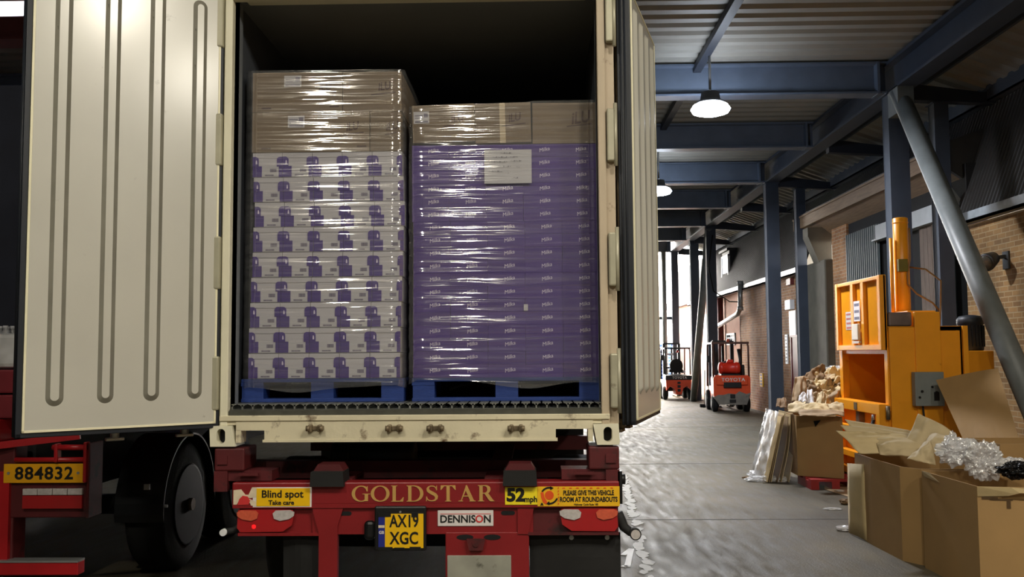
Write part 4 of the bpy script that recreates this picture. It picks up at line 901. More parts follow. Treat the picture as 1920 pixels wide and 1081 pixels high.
for sx in (-1, 1):
    b, b2 = B(), B(); wheel(b, b2, (sx * .98, 1.35, .50), .50, .36, (sx, 0, 0)); w = obj('wheel', b, TYRE, T); obj('wheel_rim', b2, RIM, w)
b = B(); cyl(b, (-.9, 1.35, .5), (.9, 1.35, .5), .07); obj('axle', b, BLKP, T)
b = B(); box(b, -1.12, 1.12, 2.45, 2.55, .12, 1.17, bev=.01); box(b, -.44, .44, 2.3, 2.45, .3, .9, bev=.02); obj('floor_blocker', b, BLKP, T)  # added black plate hiding the bright floor beyond, not a trailer part
# side marker stalks
b = B(); tube(b, [(1.19, .05, .80), (1.205, .05, .765), (1.225, .04, .72), (1.26, .03, .693), (1.29, .0, .69)], .024, 12, rs=[.03, .03, .028, .025, .022]); m_ = obj('marker_stalk', b, BLACK, T); b = B(); cyl(b, (1.285, .02, .69), (1.285, -.03, .69), .034, seg=18); obj('lamp_body', b, BLACK, m_); b = B(); cyl(b, (1.285, -.028, .69), (1.285, -.036, .69), .027, seg=18); obj('lens', b, LWHT, m_)
b = B(); tube(b, [(-1.04, .05, .76), (-1.06, .05, .73), (-1.09, .03, .71), (-1.13, .01, .705)], .02, 10); m_ = obj('marker_stalk', b, BLACK, T); b = B(); cyl(b, (-1.135, .015, .705), (-1.135, -.025, .705), .02, seg=16); obj('lens', b, WFRAME, m_)
b = B(); cyl(b, (1.2, .03, 1.0), (1.235, .03, 1.0), .03, seg=12); box(b, 1.19, 1.215, .0, .06, .86, 1.05); obj('side_latch', b, BLKP, T)

# ------------------------------------------------------------------ neighbouring red trailer at the left
NY = .52
N_ = thing('flatbed_trailer', 'second red trailer in the next bay at the left, with a six digit yellow plate', 'trailer', (-3.4, 3, 0))
b = B(); box(b, -4.65, -2.80, NY + .0, 9, 1.19, 1.335, bev=.006); box(b, -4.65, -2.22, NY + .4, 9, 1.22, 1.33); obj('bed', b, REDB, N_)
b = B(); box(b, -4.6, -2.70, NY + .02, .7, .325, 1.19, bev=.01); box(b, -2.775, -2.195, NY + .015, .66, .70, .925, bev=.006); box(b, -2.21, -2.19, NY - .01, .70, .70, 1.18, bev=.004); box(b, -2.76, -2.2, NY + .015, .6, .915, 1.06); frm = obj('rear_frame', b, [REDD], N_)
b = B(); box(b, -4.6, -2.715, NY - .01, NY + .02, .35, 1.0); obj('corner_plate', b, REDB, N_)
b = B(); box(b, -2.754, -2.22, NY - .012, NY, .926, 1.049, bev=.003); n2 = obj('number_plate', b, M('plate_amber', (232, 168, 20), .4, var=.04), N_, 'yellow plate with six black digits'); text('lettering', '884832', .112, (-2.487, NY - .0135, .985), INK, n2, bold=.0026, sx=1.06, space=1.10)
b = B()
for x in (-2.72, -2.262): cyl(b, (x, NY - .012, .99), (x, NY - .018, .99), .009, seg=10)
obj('plate_screw', b, STEEL, n2)
b = B(); box(b, -2.625, -2.235, NY - .012, NY + .01, .762, .845); rl = obj('tail_light', b, LREDG, N_, 'red lower lens of the lamp strip'); b = B()
for k in range(4): box(b, -2.625 + k * .0985, -2.53 + k * .0985, NY - .014, NY + .01, .848, .89, bev=.004)
obj('lens', b, LWHT, rl)
b = B(); cyl(b, (-2.68, NY - .01, 1.075), (-2.21, NY - .01, 1.075), .016, seg=12); cyl(b, (-2.43, NY - .02, 1.155), (-2.20, NY - .02, 1.155), .018, seg=12); box(b, -2.415, -2.39, NY - .04, NY + .02, 1.06, 1.18, bev=.008); box(b, -2.222, -2.20, NY - .04, NY + .02, .93, 1.19, bev=.008); beam(b, (-2.84, NY - .03, 1.165), (-2.31, NY + .1, 1.22), .03, .045); obj('grab_rail', b, REDB, N_)
b = B(); box(b, -4.6, -2.235, NY - .04, NY + .05, .345, .425, bev=.004); ub = obj('underrun_bar', b, REDB, N_); b = B(); box(b, -4.6, -2.235, NY - .045, NY + .05, .425, .437); obj('bar_edge', b, STEEL, ub)
b, b2 = B(), B(); wheel(b, b2, (-2.33, 2.2, .52), .52, .34, (1, 0, 0)); w = obj('wheel', b, TYRE, N_); obj('wheel_rim', b2, RIM, w); b = B(); cyl(b, (-2.16, 2.2, .52), (-2.12, 2.2, .52), .05, seg=14); obj('hub', b, RUST, w)
b, b2 = B(), B(); wheel(b, b2, (-2.33, 3.55, .52), .52, .34, (1, 0, 0)); w = obj('wheel', b, TYRE, N_); obj('wheel_rim', b2, RIM, w)
b = B(); P = [(2.2 + .585 * math.cos(R_(a)), .52 + .585 * math.sin(R_(a))) for a in range(-5, 186, 8)]; Q = [(2.2 + .57 * math.cos(R_(a)), .52 + .57 * math.sin(R_(a))) for a in range(185, -6, -8)]
for k in range(len(P) - 1):
    j = len(P) - 1 - k; prism(b, [P[k], P[k + 1], Q[j - 1], Q[j]], 'x', -2.52, -2.14)
obj('mudguard', b, M('mudguard_plastic', (30, 32, 34), .3, var=.1), N_)
b = B(); box(b, -3.9, -2.7, .8, 9, .75, 1.2); box(b, -4.2, -2.3, 2.15, 2.25, .45, .6); obj('chassis', b, DARK, N_)
b = B(); box(b, -2.12, -2.08, 1.2, 1.22, .78, .82); cyl(b, (-2.13, 1.6, .60), (-2.10, 1.6, .60), .012, seg=10); obj('side_marker', b, STEEL, N_)
# load on it: dark red crate and shrink wrapped bottles
b = B()
for k in range(2): box(b, -4.4 + 0, -2.70, NY + .03, 1.7, 1.34 + k * .165, 1.34 + k * .165 + .155, bev=.012)
tag(obj('plastic_crate', b, M('crate_dark_red', (120, 36, 44), .5, var=.1), base=(-3.5, 1, 1.34)), 'dark red crates loaded on the left trailer bed', 'crate')
t = thing('bottle_pack', 'shrink wrapped pack of clear bottles on the dark red crates at left', 'bottles', (-3, .8, 1.67))
def bottle(bm, x, y, z): lathe(bm, (x, y, z), (0, 0, 1), [(.035, 0), (.042, .01), (.042, .07), (.039, .09), (.042, .11), (.042, .18), (.03, .225), (.015, .25), (.014, .265)], 14)
cap = B()
for i in range(5):
    for j in range(3):
        bm = B(); bottle(bm, -2.745 - i * .088, NY + .1 + j * .088, 1.672); lathe(cap, (-2.745 - i * .088, NY + .1 + j * .088, 1.935), (0, 0, 1), [(.016, 0), (.016, .018)], 10); obj('bottle', bm, PET, t)
obj('caps', cap, M('cap_white', (200, 200, 205), .5), t)
bm = B(); box(bm, -3.15, -2.695, NY + .045, NY + .33, 1.671, 1.90, bev=.03); obj('shrink_wrap', bm, SCRAPF, t)
# dark curtain sided load behind on the left trailer
b = B()
for k in range(30): box(b, -4.65, -2.82, 2.0 + k * .22, 2.0 + k * .22 + .215, 1.34, 4.0)
tag(obj('curtain_load', b, M('dark_tarpaulin', (34, 38, 52), .6, var=.25, scale=3, bump=.2, bscale=4), base=(-3.7, 2, 1.34)), 'tall dark tarpaulin covered load standing on the left trailer', 'load')
# ------------------------------------------------------------------ baler
t = thing('cardboard_baler', 'tall orange yellow vertical baler with raised front gate and hydraulic cylinder', 'baler', (5.45, 6.6, 0)); BA = t
x0, x1, y0, y1 = 4.96, 5.86, 5.76, 7.46; ZTOP = 2.03
b = B(); box(b, x0, x1, y0, y0 + .06, .10, ZTOP, bev=.006); box(b, x0 + .0, x0 + .36, y0 - .03, y0, .10, ZTOP - .01, bev=.006); box(b, x0 + .30, x0 + .60, y0 - .05, y0, .10, 2.20, bev=.006); box(b, x1 - .03, x1 + .03, y0 - .04, y0 + .06, .10, ZTOP, bev=.004)
for xx in (x0 + .09, ): box(b, xx, xx + .16, y0 - .035, y0 - .02, 1.115, 1.14)
obj('side_panel', b, YMACH, t)
b = B(); box(b, x0, x1, y1 - .06, y1, .10, ZTOP + .0, bev=.006); obj('side_panel', b, YMACH, t)
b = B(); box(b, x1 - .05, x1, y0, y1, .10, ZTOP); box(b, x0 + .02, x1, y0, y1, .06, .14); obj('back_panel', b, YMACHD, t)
b = B(); box(b, x0, x1, y0, y1, ZTOP - .06, ZTOP, bev=.005); box(b, x0 + .28, x0 + .62, y0 + .1, y1 - .1, ZTOP, 2.22, bev=.01); obj('top_frame', b, YMACH, t)
b = B(); box(b, x0 + .02, x0 + .3, y0 + .02, y0 + .55, ZTOP + .002, ZTOP + .17, bev=.02); obj('top_shroud', b, M('shroud_dark_film', (110, 96, 92), .3, var=.3), t)
b = B(); box(b, x0 - .02, x0 + .06, y0 - .0, y0 + .10, 1.02, 1.74); box(b, x0 - .03, x0 + .06, y1 - .1, y1 + .02, .15, 2.35, bev=.004); box(b, x0 - .016, x0 + .08, y0 + .008, y1 - .008, 1.70, 1.775); obj('front_posts', b, YMACH, t)
# gate, raised: plane x = 4.93, y from 5.78 to 7.42, z 1.73..2.66
gx = 4.93
b = B(); gz0, gz1, gy0, gy1 = 1.745, 2.655, 5.78, 7.44
box(b, gx, gx + .02, gy0, gy1, gz0, gz1)
for yy in (gy0, gy1 - .09): box(b, gx - .05, gx + .03, yy, yy + .09, gz0, gz1, bev=.006)
box(b, gx - .047, gx + .027, gy0 + .004, gy1 - .004, gz1 - .05, gz1 - .003, bev=.006); box(b, gx - .047, gx + .027, gy0 + .004, gy1 - .004, gz0 + .003, gz0 + .07, bev=.006)
for yy in (gy0 + .58, gy0 + .96): box(b, gx - .045, gx, yy, yy + .10, gz0 + .04, gz1 - .03, bev=.006)
g = obj('gate', b, YMACH, t)
b = B(); box(b, gx - .075, gx - .045, gy0 + .70, gy0 + .93, gz0 + .09, gz0 + .12); box(b, gx - .085, gx - .045, gy0 + .70, gy0 + .93, gz0 + .13, gz0 + .34, bev=.01); obj('control_unit', b, M('control_cream', (228, 214, 190), .4, var=.04), g)
for (ya, yb, za, zb_, L_) in ((gy0 + 1.08, gy0 + 1.38, 2.02, 2.26, 4), (gy0 + .70, gy0 + .93, 2.12, 2.38, 3)):
    b = B(); box(b, gx - .05 if ya < gy0 + 1 else gx - .004, gx - .045 if ya < gy0 + 1 else gx, ya, yb, za, zb_, 0); fx = (gx - .05 if ya < gy0 + 1 else gx - .004)
    for k in range(L_): box(b, fx - .002, fx, ya + .03, yb - .03, zb_ - (k + .75) * (zb_ - za) / L_, zb_ - (k + .35) * (zb_ - za) / L_, 1)
    obj('notice', b, [WHITEP, M('notice_print', (196, 120, 110), .6) if L_ == 4 else GREYPR], g, 'white notice sheet on the gate')
# lower door
b = B(); dz0, dz1, dx = .13, 1.10, 4.90
box(b, dx + .04, dx + .07, y0 + .02, y1, dz0, dz1)
for yy in (y0 + .02, y1 - .12): box(b, dx - .07, dx + .05, yy, yy + .12, dz0, dz1, bev=.006)
for zz, hh in ((dz1 - .13, .126), (.70, .07), (.36, .08), (dz0 + .003, .09)): box(b, dx - .067, dx + .047, y0 + .025, y1 - .005, zz, zz + hh, bev=.006)
ld_ = obj('lower_door', b, YMACH, t)
b = B(); box(b, dx - .03, dx + .04, 6.6, 6.72, .77, .97); box(b, dx - .074, dx - .069, 6.55, 6.66, .99, 1.08); obj('door_bracket', b, RUST, ld_)
b = B(); cyl(b, (dx - .10, y0 + .33, .60), (dx - .06, y0 + .25, .90), .022, seg=12, mi=0); cyl(b, (dx - .065, y0 + .256, .88), (dx - .06, y0 + .245, .96), .02, seg=12, mi=1); obj('latch_lever', b, [BLKP, STEEL], ld_)
for zz in (.3, .65, 1.0): b = B(); cyl(b, (dx + .02, y0 - .02, zz - .08), (dx + .02, y0 - .02, zz + .08), .025, seg=12); obj('door_hinge', b, RUST, ld_)
# hydraulic cylinder
cx, cy = 5.44, 6.5
b = B(); cyl(b, (cx, cy, 2.05), (cx, cy, 3.44), .094, seg=28, bev=.008); cyl(b, (cx, cy, 3.37), (cx, cy, 3.385), .098, seg=28); cyl(b, (cx, cy, 2.2), (cx, cy, 2.24), .12, seg=28); hc = obj('hydraulic_cylinder', b, YMACH, t)
b = B(); tube(b, [(cx + .075, cy - .09, 3.3), (cx + .075, cy - .1, 3.2), (cx + .07, cy - .1, 2.9), (cx + .03, cy - .1, 2.72), (cx + .02, cy - .12, 2.58), (cx + .1, cy - .2, 2.45), (cx + .25, cy - .3, 2.33), (cx + .34, cy - .3, 2.22)], .012, 8); tube(b, [(cx + .08, cy - .06, 2.8), (cx + .22, cy - .2, 2.76), (cx + .34, cy - .35, 2.6), (cx + .30, cy - .4, 2.25), (cx + .28, cy - .4, 2.03)], .011, 8); obj('hydraulic_hose', b, M('hose_tan', (150, 110, 60), .5), hc)
b = B(); box(b, cx - .085, cx + .035, cy - .12, cy - .06, 2.74, 2.90, bev=.006); obj('valve_block', b, M('olive_block', (112, 104, 30), .5), hc)
b = B(); cyl(b, (cx - .135, cy - .02, 2.05), (cx - .135, cy - .02, 3.18), .022, seg=14); obj('guide_rod', b, YMACH, hc)
b = B(); box(b, 5.195, 5.535, y0 - .16, y0 - .052, 1.085, 1.485, bev=.008); cb_ = obj('control_box', b, GREYB, t, 'grey electrical control box'); b = B()
for (xx, zz, r) in ((5.27, 1.26, .014), (5.44, 1.24, .02), (5.39, 1.31, .012), (5.24, 1.19, .012)): cyl(b, (xx, y0 - .16, zz), (xx, y0 - .18, zz), r, seg=12)
box(b, 5.41, 5.47, y0 - .168, y0 - .158, 1.15, 1.25); obj('switch', b, BLKP, cb_)
b = B(); tube(b, [(5.3, y0 - .1, 1.085), (5.31, y0 - .1, .95), (5.38, y0 - .1, .88), (5.48, y0 - .1, .80)], .012, 8); obj('cable', b, BLACK, cb_)
b = B(); box(b, 5.92, 6.42, 6.2, 7.0, .1, 1.73, bev=.01); box(b, 5.86, 5.92, 6.3, 6.9, .3, 1.6); obj('power_pack', b, YMACH, t)
b = B(); lathe(b, (6.28, 6.5, 1.73), (0, 0, 1), [(.14, 0), (.15, .02), (.15, .33), (.16, .34), (.16, .40), (.13, .44), (.05, .455)], 26)
for k in range(20): a = k * math.pi / 10; box(b, 6.28 + .158 * math.cos(a) - .006, 6.28 + .158 * math.cos(a) + .006, 6.5 + .158 * math.sin(a) - .006, 6.5 + .158 * math.sin(a) + .006, 1.78, 2.05)
obj('motor', b, MOTOR, t)

# ------------------------------------------------------------------ forklifts
def forklift(loc, yaw, label, gas):
    """rear towards -y, local coordinates, 1.05 m wide"""
    t = thing('forklift', label, 'forklift', (0, 0, 0), None); W2 = .52
    if gas:
        b = B(); prism(b, [(-.50, .42), (.50, .42), (.52, .52), (.52, .98), (.46, 1.05), (-.46, 1.05), (-.52, .98), (-.52, .52)], 'y', .0, .55)
        box(b, -.44, .44, -.05, .0, .78, .98, bev=.02); cw = obj('counterweight', b, FORKO, t)
        b = B(); box(b, -.24, .26, -.056, .01, .70, .86, bev=.012); obj('vent', b, BLKP, cw)
        b = B(); prism(b, [(-.38, .22), (.40, .22), (.48, .42), (.52, .56), (.4, .52), (.2, .6), (.1, .52), (-.1, .54), (-.25, .5), (-.4, .5), (-.52, .44)], 'y', -.03, .5); lo = obj('counterweight_base', b, FORKG, t)
        b = B(); box(b, -.06, .08, -.05, -.02, .40, .52, bev=.01); box(b, -.08, .1, -.05, -.02, .28, .37, bev=.01); cyl(b, (.01, -.07, .46), (.01, -.02, .46), .03, seg=12); obj('tow_pin', b, BLKP, lo)
    else:
        b = B(); prism(b, [(-.44, .34), (-.30, .50), (-.16, .42), (-.10, .20), (.10, .20), (.16, .42), (.30, .50), (.44, .34), (.46, .72), (-.46, .72)], 'y', .0, .6); box(b, -.07, .07, -.02, .0, .2, .70, bev=.01); cw = obj('counterweight', b, FORKO, t)
        b = B(); box(b, -.47, .47, -.01, .62, .72, .88, bev=.02); obj('rear_hood', b, FORKB, t)
        b = B()
        for (z_, h_) in ((.58, .08), (.44, .1), (.30, .1)): box(b, -.05, .06, -.03, -.02, z_, z_ + h_)
        obj('vent', b, BLKP, cw)
    text('lettering', 'TOYOTA', .135 if gas else .125, (.03, -.056 if gas else -.016, .93 if gas else .80), M('lettering_white', (232, 226, 222), .5), cw, bold=.002, sx=1.12 if gas else .95, space=1.1, rot=(R_(90), 0, 0))
    b = B(); box(b, -.46, .46, .55, 1.45, .30, .72, bev=.02); box(b, -.40, .40, .5, 1.25, .70, .98 if gas else .90, bev=.04); obj('chassis', b, FORKB if not gas else FORKO, t)
    for sx in (-1, 1):
        for (yy, r, w) in ((.35, .24, .18), (1.45, .30, .22)):
            b, b2 = B(), B(); wheel(b, b2, (sx * .45, yy, r), r, w, (sx, 0, 0)); k = obj('wheel', b, TYRE, t); obj('wheel_rim', b2, RIM, k)
    b = B(); H = 1.98 if gas else 1.86; c_ = .50 if gas else .44
    for sx in (-1, 1):
        tube(b, [(sx * c_, .12, .9), (sx * c_, .14, H - .1), (sx * (c_ - .02), .22, H)], .028, 8); tube(b, [(sx * c_, 1.45, .7), (sx * c_, 1.3, H - .05), (sx * (c_ - .02), 1.2, H)], .028, 8); box(b, sx * c_ - .025, sx * c_ + .025, .2, 1.25, H - .03, H + .02)
    for k in range(6): box(b, -c_, c_, .2 + k * .2, .235 + k * .2, H - .02, H + .02)
    box(b, -c_ - .03, c_ + .03, .14, .22, H - .03, H + .03, bev=.006); og = obj('overhead_guard', b, FORKB if not gas else M('guard_rusty', (96, 62, 50), .5, var=.2), t)
    b = B(); box(b, -.25, .25, .55, 1.0, .98, 1.10, bev=.03); prism(b, arc(0, 1.22, .24, .26, 0, 360, 24)[:-1], 'y', .50, .60); obj('seat', b, BLACK, t)
    b = B(); bmesh.ops.create_cone(b, segments=24, radius1=.18, radius2=.18, depth=.03, cap_ends=True, matrix=Matrix.Translation((.05, 1.15, 1.25)) @ Matrix.Rotation(R_(35), 4, 'X')); cyl(b, (.05, 1.3, .9), (.05, 1.15, 1.25), .025, seg=10); obj('steering_wheel', b, FORKB, t)
    b = B()
    for sx in (-1, 1): box(b, sx * .28 - .05, sx * .28 + .05, 1.62, 1.74, .1, 2.05)
    for zz in (.3, 1.1, 2.0): box(b, -.3, .3, 1.63, 1.72, zz, zz + .07)
    cyl(b, (0, 1.68, .3), (0, 1.68, 1.9), .035, seg=12); obj('mast', b, FORKB, t)
    for sx in (-1, 1):
        b = B(); box(b, sx * .25 - .06, sx * .25 + .06, 1.76, 2.85, .05, .09); box(b, sx * .25 - .06, sx * .25 + .06, 1.74, 1.79, .05, .6); obj('fork', b, RUST, t)
    b = B(); lathe(b, (-.06 if gas else 0, .2, H + .02 if gas else H - .16), (0, 0, 1), [(.05, 0), (.05, .05), (.03, .09), (.01, .1)], 14); obj('beacon', b, LORG if gas else LREDG, og)
    if gas:
        b = B(); lathe(b, (-.36, .16, 1.26), (1, 0, 0), [(.06, 0), (.15, .03), (.17, .08), (.17, .13), (.158, .14), (.158, .48), (.17, .49), (.17, .54), (.15, .6), (.06, .63)], 26); gb = obj('gas_bottle', b, GASR, t, 'red gas bottle lying across the rear'); b = B(); cyl(b, (-.02, .16, 1.41), (-.02, .16, 1.46), .10, seg=18); box(b, -.1, .06, .1, .22, 1.46, 1.50); obj('valve_guard', b, GASR, gb); b = B()
        for xx in (-.24, .14): box(b, xx, xx + .03, -.01, .33, 1.05, 1.10)
        box(b, -.3, .25, .0, .34, 1.05, 1.09); obj('bottle_cradle', b, BLKP, t)
        b = B(); tube(b, [(.28, .3, 1.0), (.30, .3, 1.5), (.26, .35, 1.8)], .05, 10); box(b, .2, .42, .3, .5, 1.0, 1.35, bev=.03); obj('exhaust_stack', b, BLKP, t)
    else:
        b = B(); box(b, -.36, -.05, .9, 1.0, 1.60, 1.68); box(b, .2, .36, .7, .8, .95, 1.05); obj('dash_panel', b, WFRAME, t)
    b = B(); cyl(b, ((-c_ - .05), .5, 1.5), (-c_ - .12, .45, 1.52), .012, seg=8); box(b, -c_ - .14, -c_ - .05, .42, .45, 1.42, 1.62, bev=.01); obj('mirror', b, BLKP, og)
    t.location = loc; t.rotation_euler = (0, 0, yaw); return t
forklift((6.36, 21.35, 0), R_(-3), 'scuffed orange and grey gas forklift with red bottle beside the brick wall', True)
forklift((5.92, 28.3, 0), R_(0), 'cleaner orange and black electric forklift furthest away near daylight', False)
t = thing('floor_squeegee', 'long handled floor scraper leaning left of the nearer forklift', 'tool', (5.9, 22.6, 0)); q0 = atz(1321, 761, .03)
b = B(); cyl(b, (q0.x, q0.y, .06), (q0.x + .05, q0.y + .1, 1.15), .016, seg=8); obj('handle', b, M('pole_pale', (196, 180, 150), .5), t); b = B(); box(b, q0.x - .15, q0.x + .12, q0.y - .05, q0.y + .05, 0, .10, bev=.02); obj('head', b, BLACK, t)
t.location = t.location
# blue pallets stacked outside
def stack(x, y, n, label):
    for k in range(n):
        b = B(); z = k * .15
        for j in range(5): box(b, x, x + 1.2, y + j * .21, y + j * .21 + .12, z + .12, z + .142)
        for xx in (x, x + .53, x + 1.06):
            box(b, xx, xx + .14, y, y + .96, z + .10, z + .12); box(b, xx, xx + .14, y, y + .96, z, z + .02)
            for yy in (y, y + .41, y + .82): box(b, xx, xx + .14, yy, yy + .14, z + .02, z + .10)
        o = obj('stacked_pallet', b, PALB, base=(x, y, z)); tag(o, 'blue pallet, %s from the ground in the %s outside' % (ORD[k], label), 'pallet', 'blue pallets stacked outside the open end')
stack(6.05, 37.2, 14, 'nearer tall stack'); stack(7.4, 40.2, 14, 'further tall stack')

# ------------------------------------------------------------------ cardboard
def bin_box(name, foot, z0, z1, label, mat=CARDB, th=.012, flaps=()):
    """open topped carton; foot: list of floor points around"""
    cx_ = sum(p[0] for p in foot) / len(foot); cy_ = sum(p[1] for p in foot) / len(foot)
    t = thing(name, label, 'box', (cx_, cy_, z0)); b = B(); n = len(foot)
    inn = []
    for i in range(n):
        p, a, c = Vector(foot[i]), Vector(foot[i - 1]), Vector(foot[(i + 1) % n]); d1 = (p - a).normalized(); d2 = (c - p).normalized()
        n1, n2 = Vector((-d1.y, d1.x)), Vector((-d2.y, d2.x)); bis = (n1 + n2).normalized(); q = p + bis * th / max(.3, bis.dot(n1)); 
        inn.append(q)
    # orientation: make inn really inside
    if (Vector(foot[0]) - Vector((cx_, cy_))).length < (inn[0] - Vector((cx_, cy_))).length: inn = [Vector(foot[i]) * 2 - inn[i] for i in range(n)]
    V = lambda p, z: b.verts.new((p[0], p[1], z))
    O0 = [V(p, z0) for p in foot]; O1 = [V(p, z1) for p in foot]; I1 = [V(p, z1) for p in inn]; I0 = [V(p, z0 + .02) for p in inn]
    for i in range(n):
        j = (i + 1) % n; b.faces.new((O0[i], O0[j], O1[j], O1[i])); b.faces.new((O1[i], O1[j], I1[j], I1[i])); b.faces.new((I1[i], I1[j], I0[j], I0[i]))
    b.faces.new(O0); b.faces.new(I0); bmesh.ops.recalc_face_normals(b, faces=b.faces); obj('box_walls', b, mat, t)
    for P in flaps:
        b = B(); vs = [b.verts.new(p) for p in P]; b.faces.new(vs); bmesh.ops.solidify(b, geom=b.faces[:], thickness=.006); obj('flap', b, mat, t)
    return t
A1 = [(3.745, 3.48), (3.735, 3.03), (3.755, 2.41), (3.86, 2.235), (4.55, 2.235), (4.72, 2.5), (4.72, 3.25), (4.55, 3.50)]
bin_box('cardboard_bin', A1, .0, .775, 'tall open brown carton behind the front one, filled with kraft paper')
B1 = [(3.835, 2.16), (3.865, 1.28), (5.2, 1.02), (5.2, 2.2)]
bbx = bin_box('cardboard_bin', B1, .0, .77, 'nearest big open brown carton at the lower right corner', flaps=[])
# torn rim strip and tape on the near box
def strip(name, pts, mat, parent=None, label=None):
    b = B(); vs = [b.verts.new(p) for p in pts]; b.faces.new(vs); bmesh.ops.solidify(b, geom=b.faces[:], thickness=.003); return obj(name, b, mat, parent, label)
n_ = Vector((-.19, -.98, 0))
def on_front(u, z, off=.006):
    p = Vector((3.865, 1.28, 0)).lerp(Vector((5.2, 1.02, 0)), u); return Vector((p.x, p.y, z)) + n_ * off
strip('torn_flap', [on_front(0, .70), on_front(.22, .715, .02), on_front(.30, .76, .01), on_front(.16, .772, .03), on_front(.0, .772)], CARDL, bbx, 'torn paler strip along the rim')
strip('torn_flap', [on_front(.10, .69), on_front(.26, .68), on_front(.34, .73, .03), on_front(.2, .735, .04)], CARDB, bbx)
for (u0, u1, z0, z1) in ((.02, .10, .68, .70), (.06, .17, .675, .685), (.14, .16, .62, .675)): strip('tear', [on_front(u0, z0, .004), on_front(u1, z0, .004), on_front(u1, z1, .004), on_front(u0, z1 + .006, .004)], CARDD, bbx)
strip('torn_flap', [(3.832, 2.16, .772), (3.836, 2.02, .775), (3.815, 1.78, .73), (3.828, 2.1, .735)], CARDL, bbx)
def pp(p, z): return Vector((p.x, p.y, z))
# kraft sheets in the rear bin
def paper(name, P, mat, label, cat, curl=.03, th=.004, seed=0, nx=26, ny=20, crease=.012):
    """P: four corners (bottom left, bottom right, top right, top left); bent solid sheet"""
    P = [Vector(p) for p in P]; nrm = (P[1] - P[0]).cross(P[3] - P[0]).normalized()
    def fn(u, v):
        p = P[0].lerp(P[1], u).lerp(P[3].lerp(P[2], u), v)
        return p + nrm * (curl * math.sin(u * math.pi) * math.sin(v * 2.2) + crease * noise.noise(Vector((u * 3.1 + seed, v * 2.6, seed))) * 2 + crease * abs(noise.noise(Vector((u * 5, v * 5 + seed, seed * 2)))))
    b = sheet(1, 1, nx, ny, fn, th); c = sum(P, Vector()) / 4; zmin = min(v.co.z for v in b.verts)
    return tag(obj(name, b, mat, base=(c.x, c.y, zmin), smooth=(th < .008)), label, cat)
for i, (dx, lab) in enumerate(((0, 'lowest'), (.03, 'second'), (.06, 'uppermost'))):
    y = 2.95 + i * .05
    paper('kraft_sheet', [at(1612 + i * 9, 850 - i * 2, y), at(1742, 848 - i * 3, y - .1), at(1700 + i * 8, 815 - i * 3, y + .1), at(1568 + i * 8, 806 - i * 10, y + .15)], KRAFT if i else CARDL, '%s pale sheet jutting left from the rear open carton' % lab, 'sheet', .02, .005, i + 1)
paper('kraft_sheet', [at(1650, 852, 2.9), at(1735, 858, 2.7), at(1738, 822, 2.9), at(1640, 822, 3.0)], KRAFT, 'crumpled kraft paper spread over the left of the rear carton', 'paper', .04, .004, 5)
paper('kraft_sheet', [at(1692, 838, 2.9), at(1772, 852, 2.7), at(1790, 812, 2.8), at(1722, 776, 3.0)], KRAFT, 'upright pointed kraft paper sheet in the middle of the pile', 'paper', .05, .004, 9)
paper('kraft_sheet', [at(1722, 850, 2.65), at(1775, 848, 2.5), at(1790, 826, 2.6), at(1745, 812, 2.8)], KRAFT, 'kraft paper sheet folded over right of the pointed one', 'paper', .05, .004, 12)
paper('kraft_sheet', [at(1700, 860, 2.6), at(1755, 872, 2.45), at(1748, 832, 2.6), at(1735, 828, 2.7)], KRAFT, 'small folded kraft paper wedge at the rim between the two big cartons', 'paper', .03, .004, 15)
# crumpled film
def crumple(name, c, r, seed, label, sq=(1, 1, 1), mat=SCRAPF, amp=.5, sub=5):
    b = B(); bmesh.ops.create_icosphere(b, subdivisions=sub, radius=1)
    for v in b.verts:
        n = v.co.normalized(); d = 1 + amp * (noise.noise(n * 2.2 + Vector((seed,) * 3)) + .6 * abs(noise.noise(n * 5 + Vector((seed * 2,) * 3))) + .26 * abs(noise.noise(n * 11 + Vector((seed * 3,) * 3))) + .12 * abs(noise.noise(n * 23 + Vector((seed * 4,) * 3))))
        v.co = Vector((n.x * sq[0], n.y * sq[1], n.z * sq[2])) * r * d
    zmin = min(v.co.z for v in b.verts); bmesh.ops.translate(b, verts=b.verts, vec=Vector(c))
    return tag(obj(name, b, mat, base=(c[0], c[1], c[2] + zmin)), label, 'plastic wrap')
crumple('plastic_wrap', at(1795, 846, 2.0), .10, 1, 'crumpled clear film clump beside the kraft paper in the near carton', (1.25, .9, .9))
crumple('plastic_wrap', at(1843, 862, 1.9), .10, 4, 'larger crumpled clear film clump in the middle of the near carton', (1.2, 1, 1.25))
crumple('plastic_wrap', at(1895, 872, 1.9), .085, 8, 'thin clear film scrap at the far right of the near carton', (1.3, .9, .6))
crumple('plastic_wrap', at(1786, 838, 2.30), .075, 13, 'wisp of clear film behind the kraft paper sheets', (.8, .8, 1.3))
crumple('black_bag', at(1908, 880, 1.6), .10, 20, 'black plastic bag at the right edge of the near carton', (1.2, 1, .55), BLKBAG)
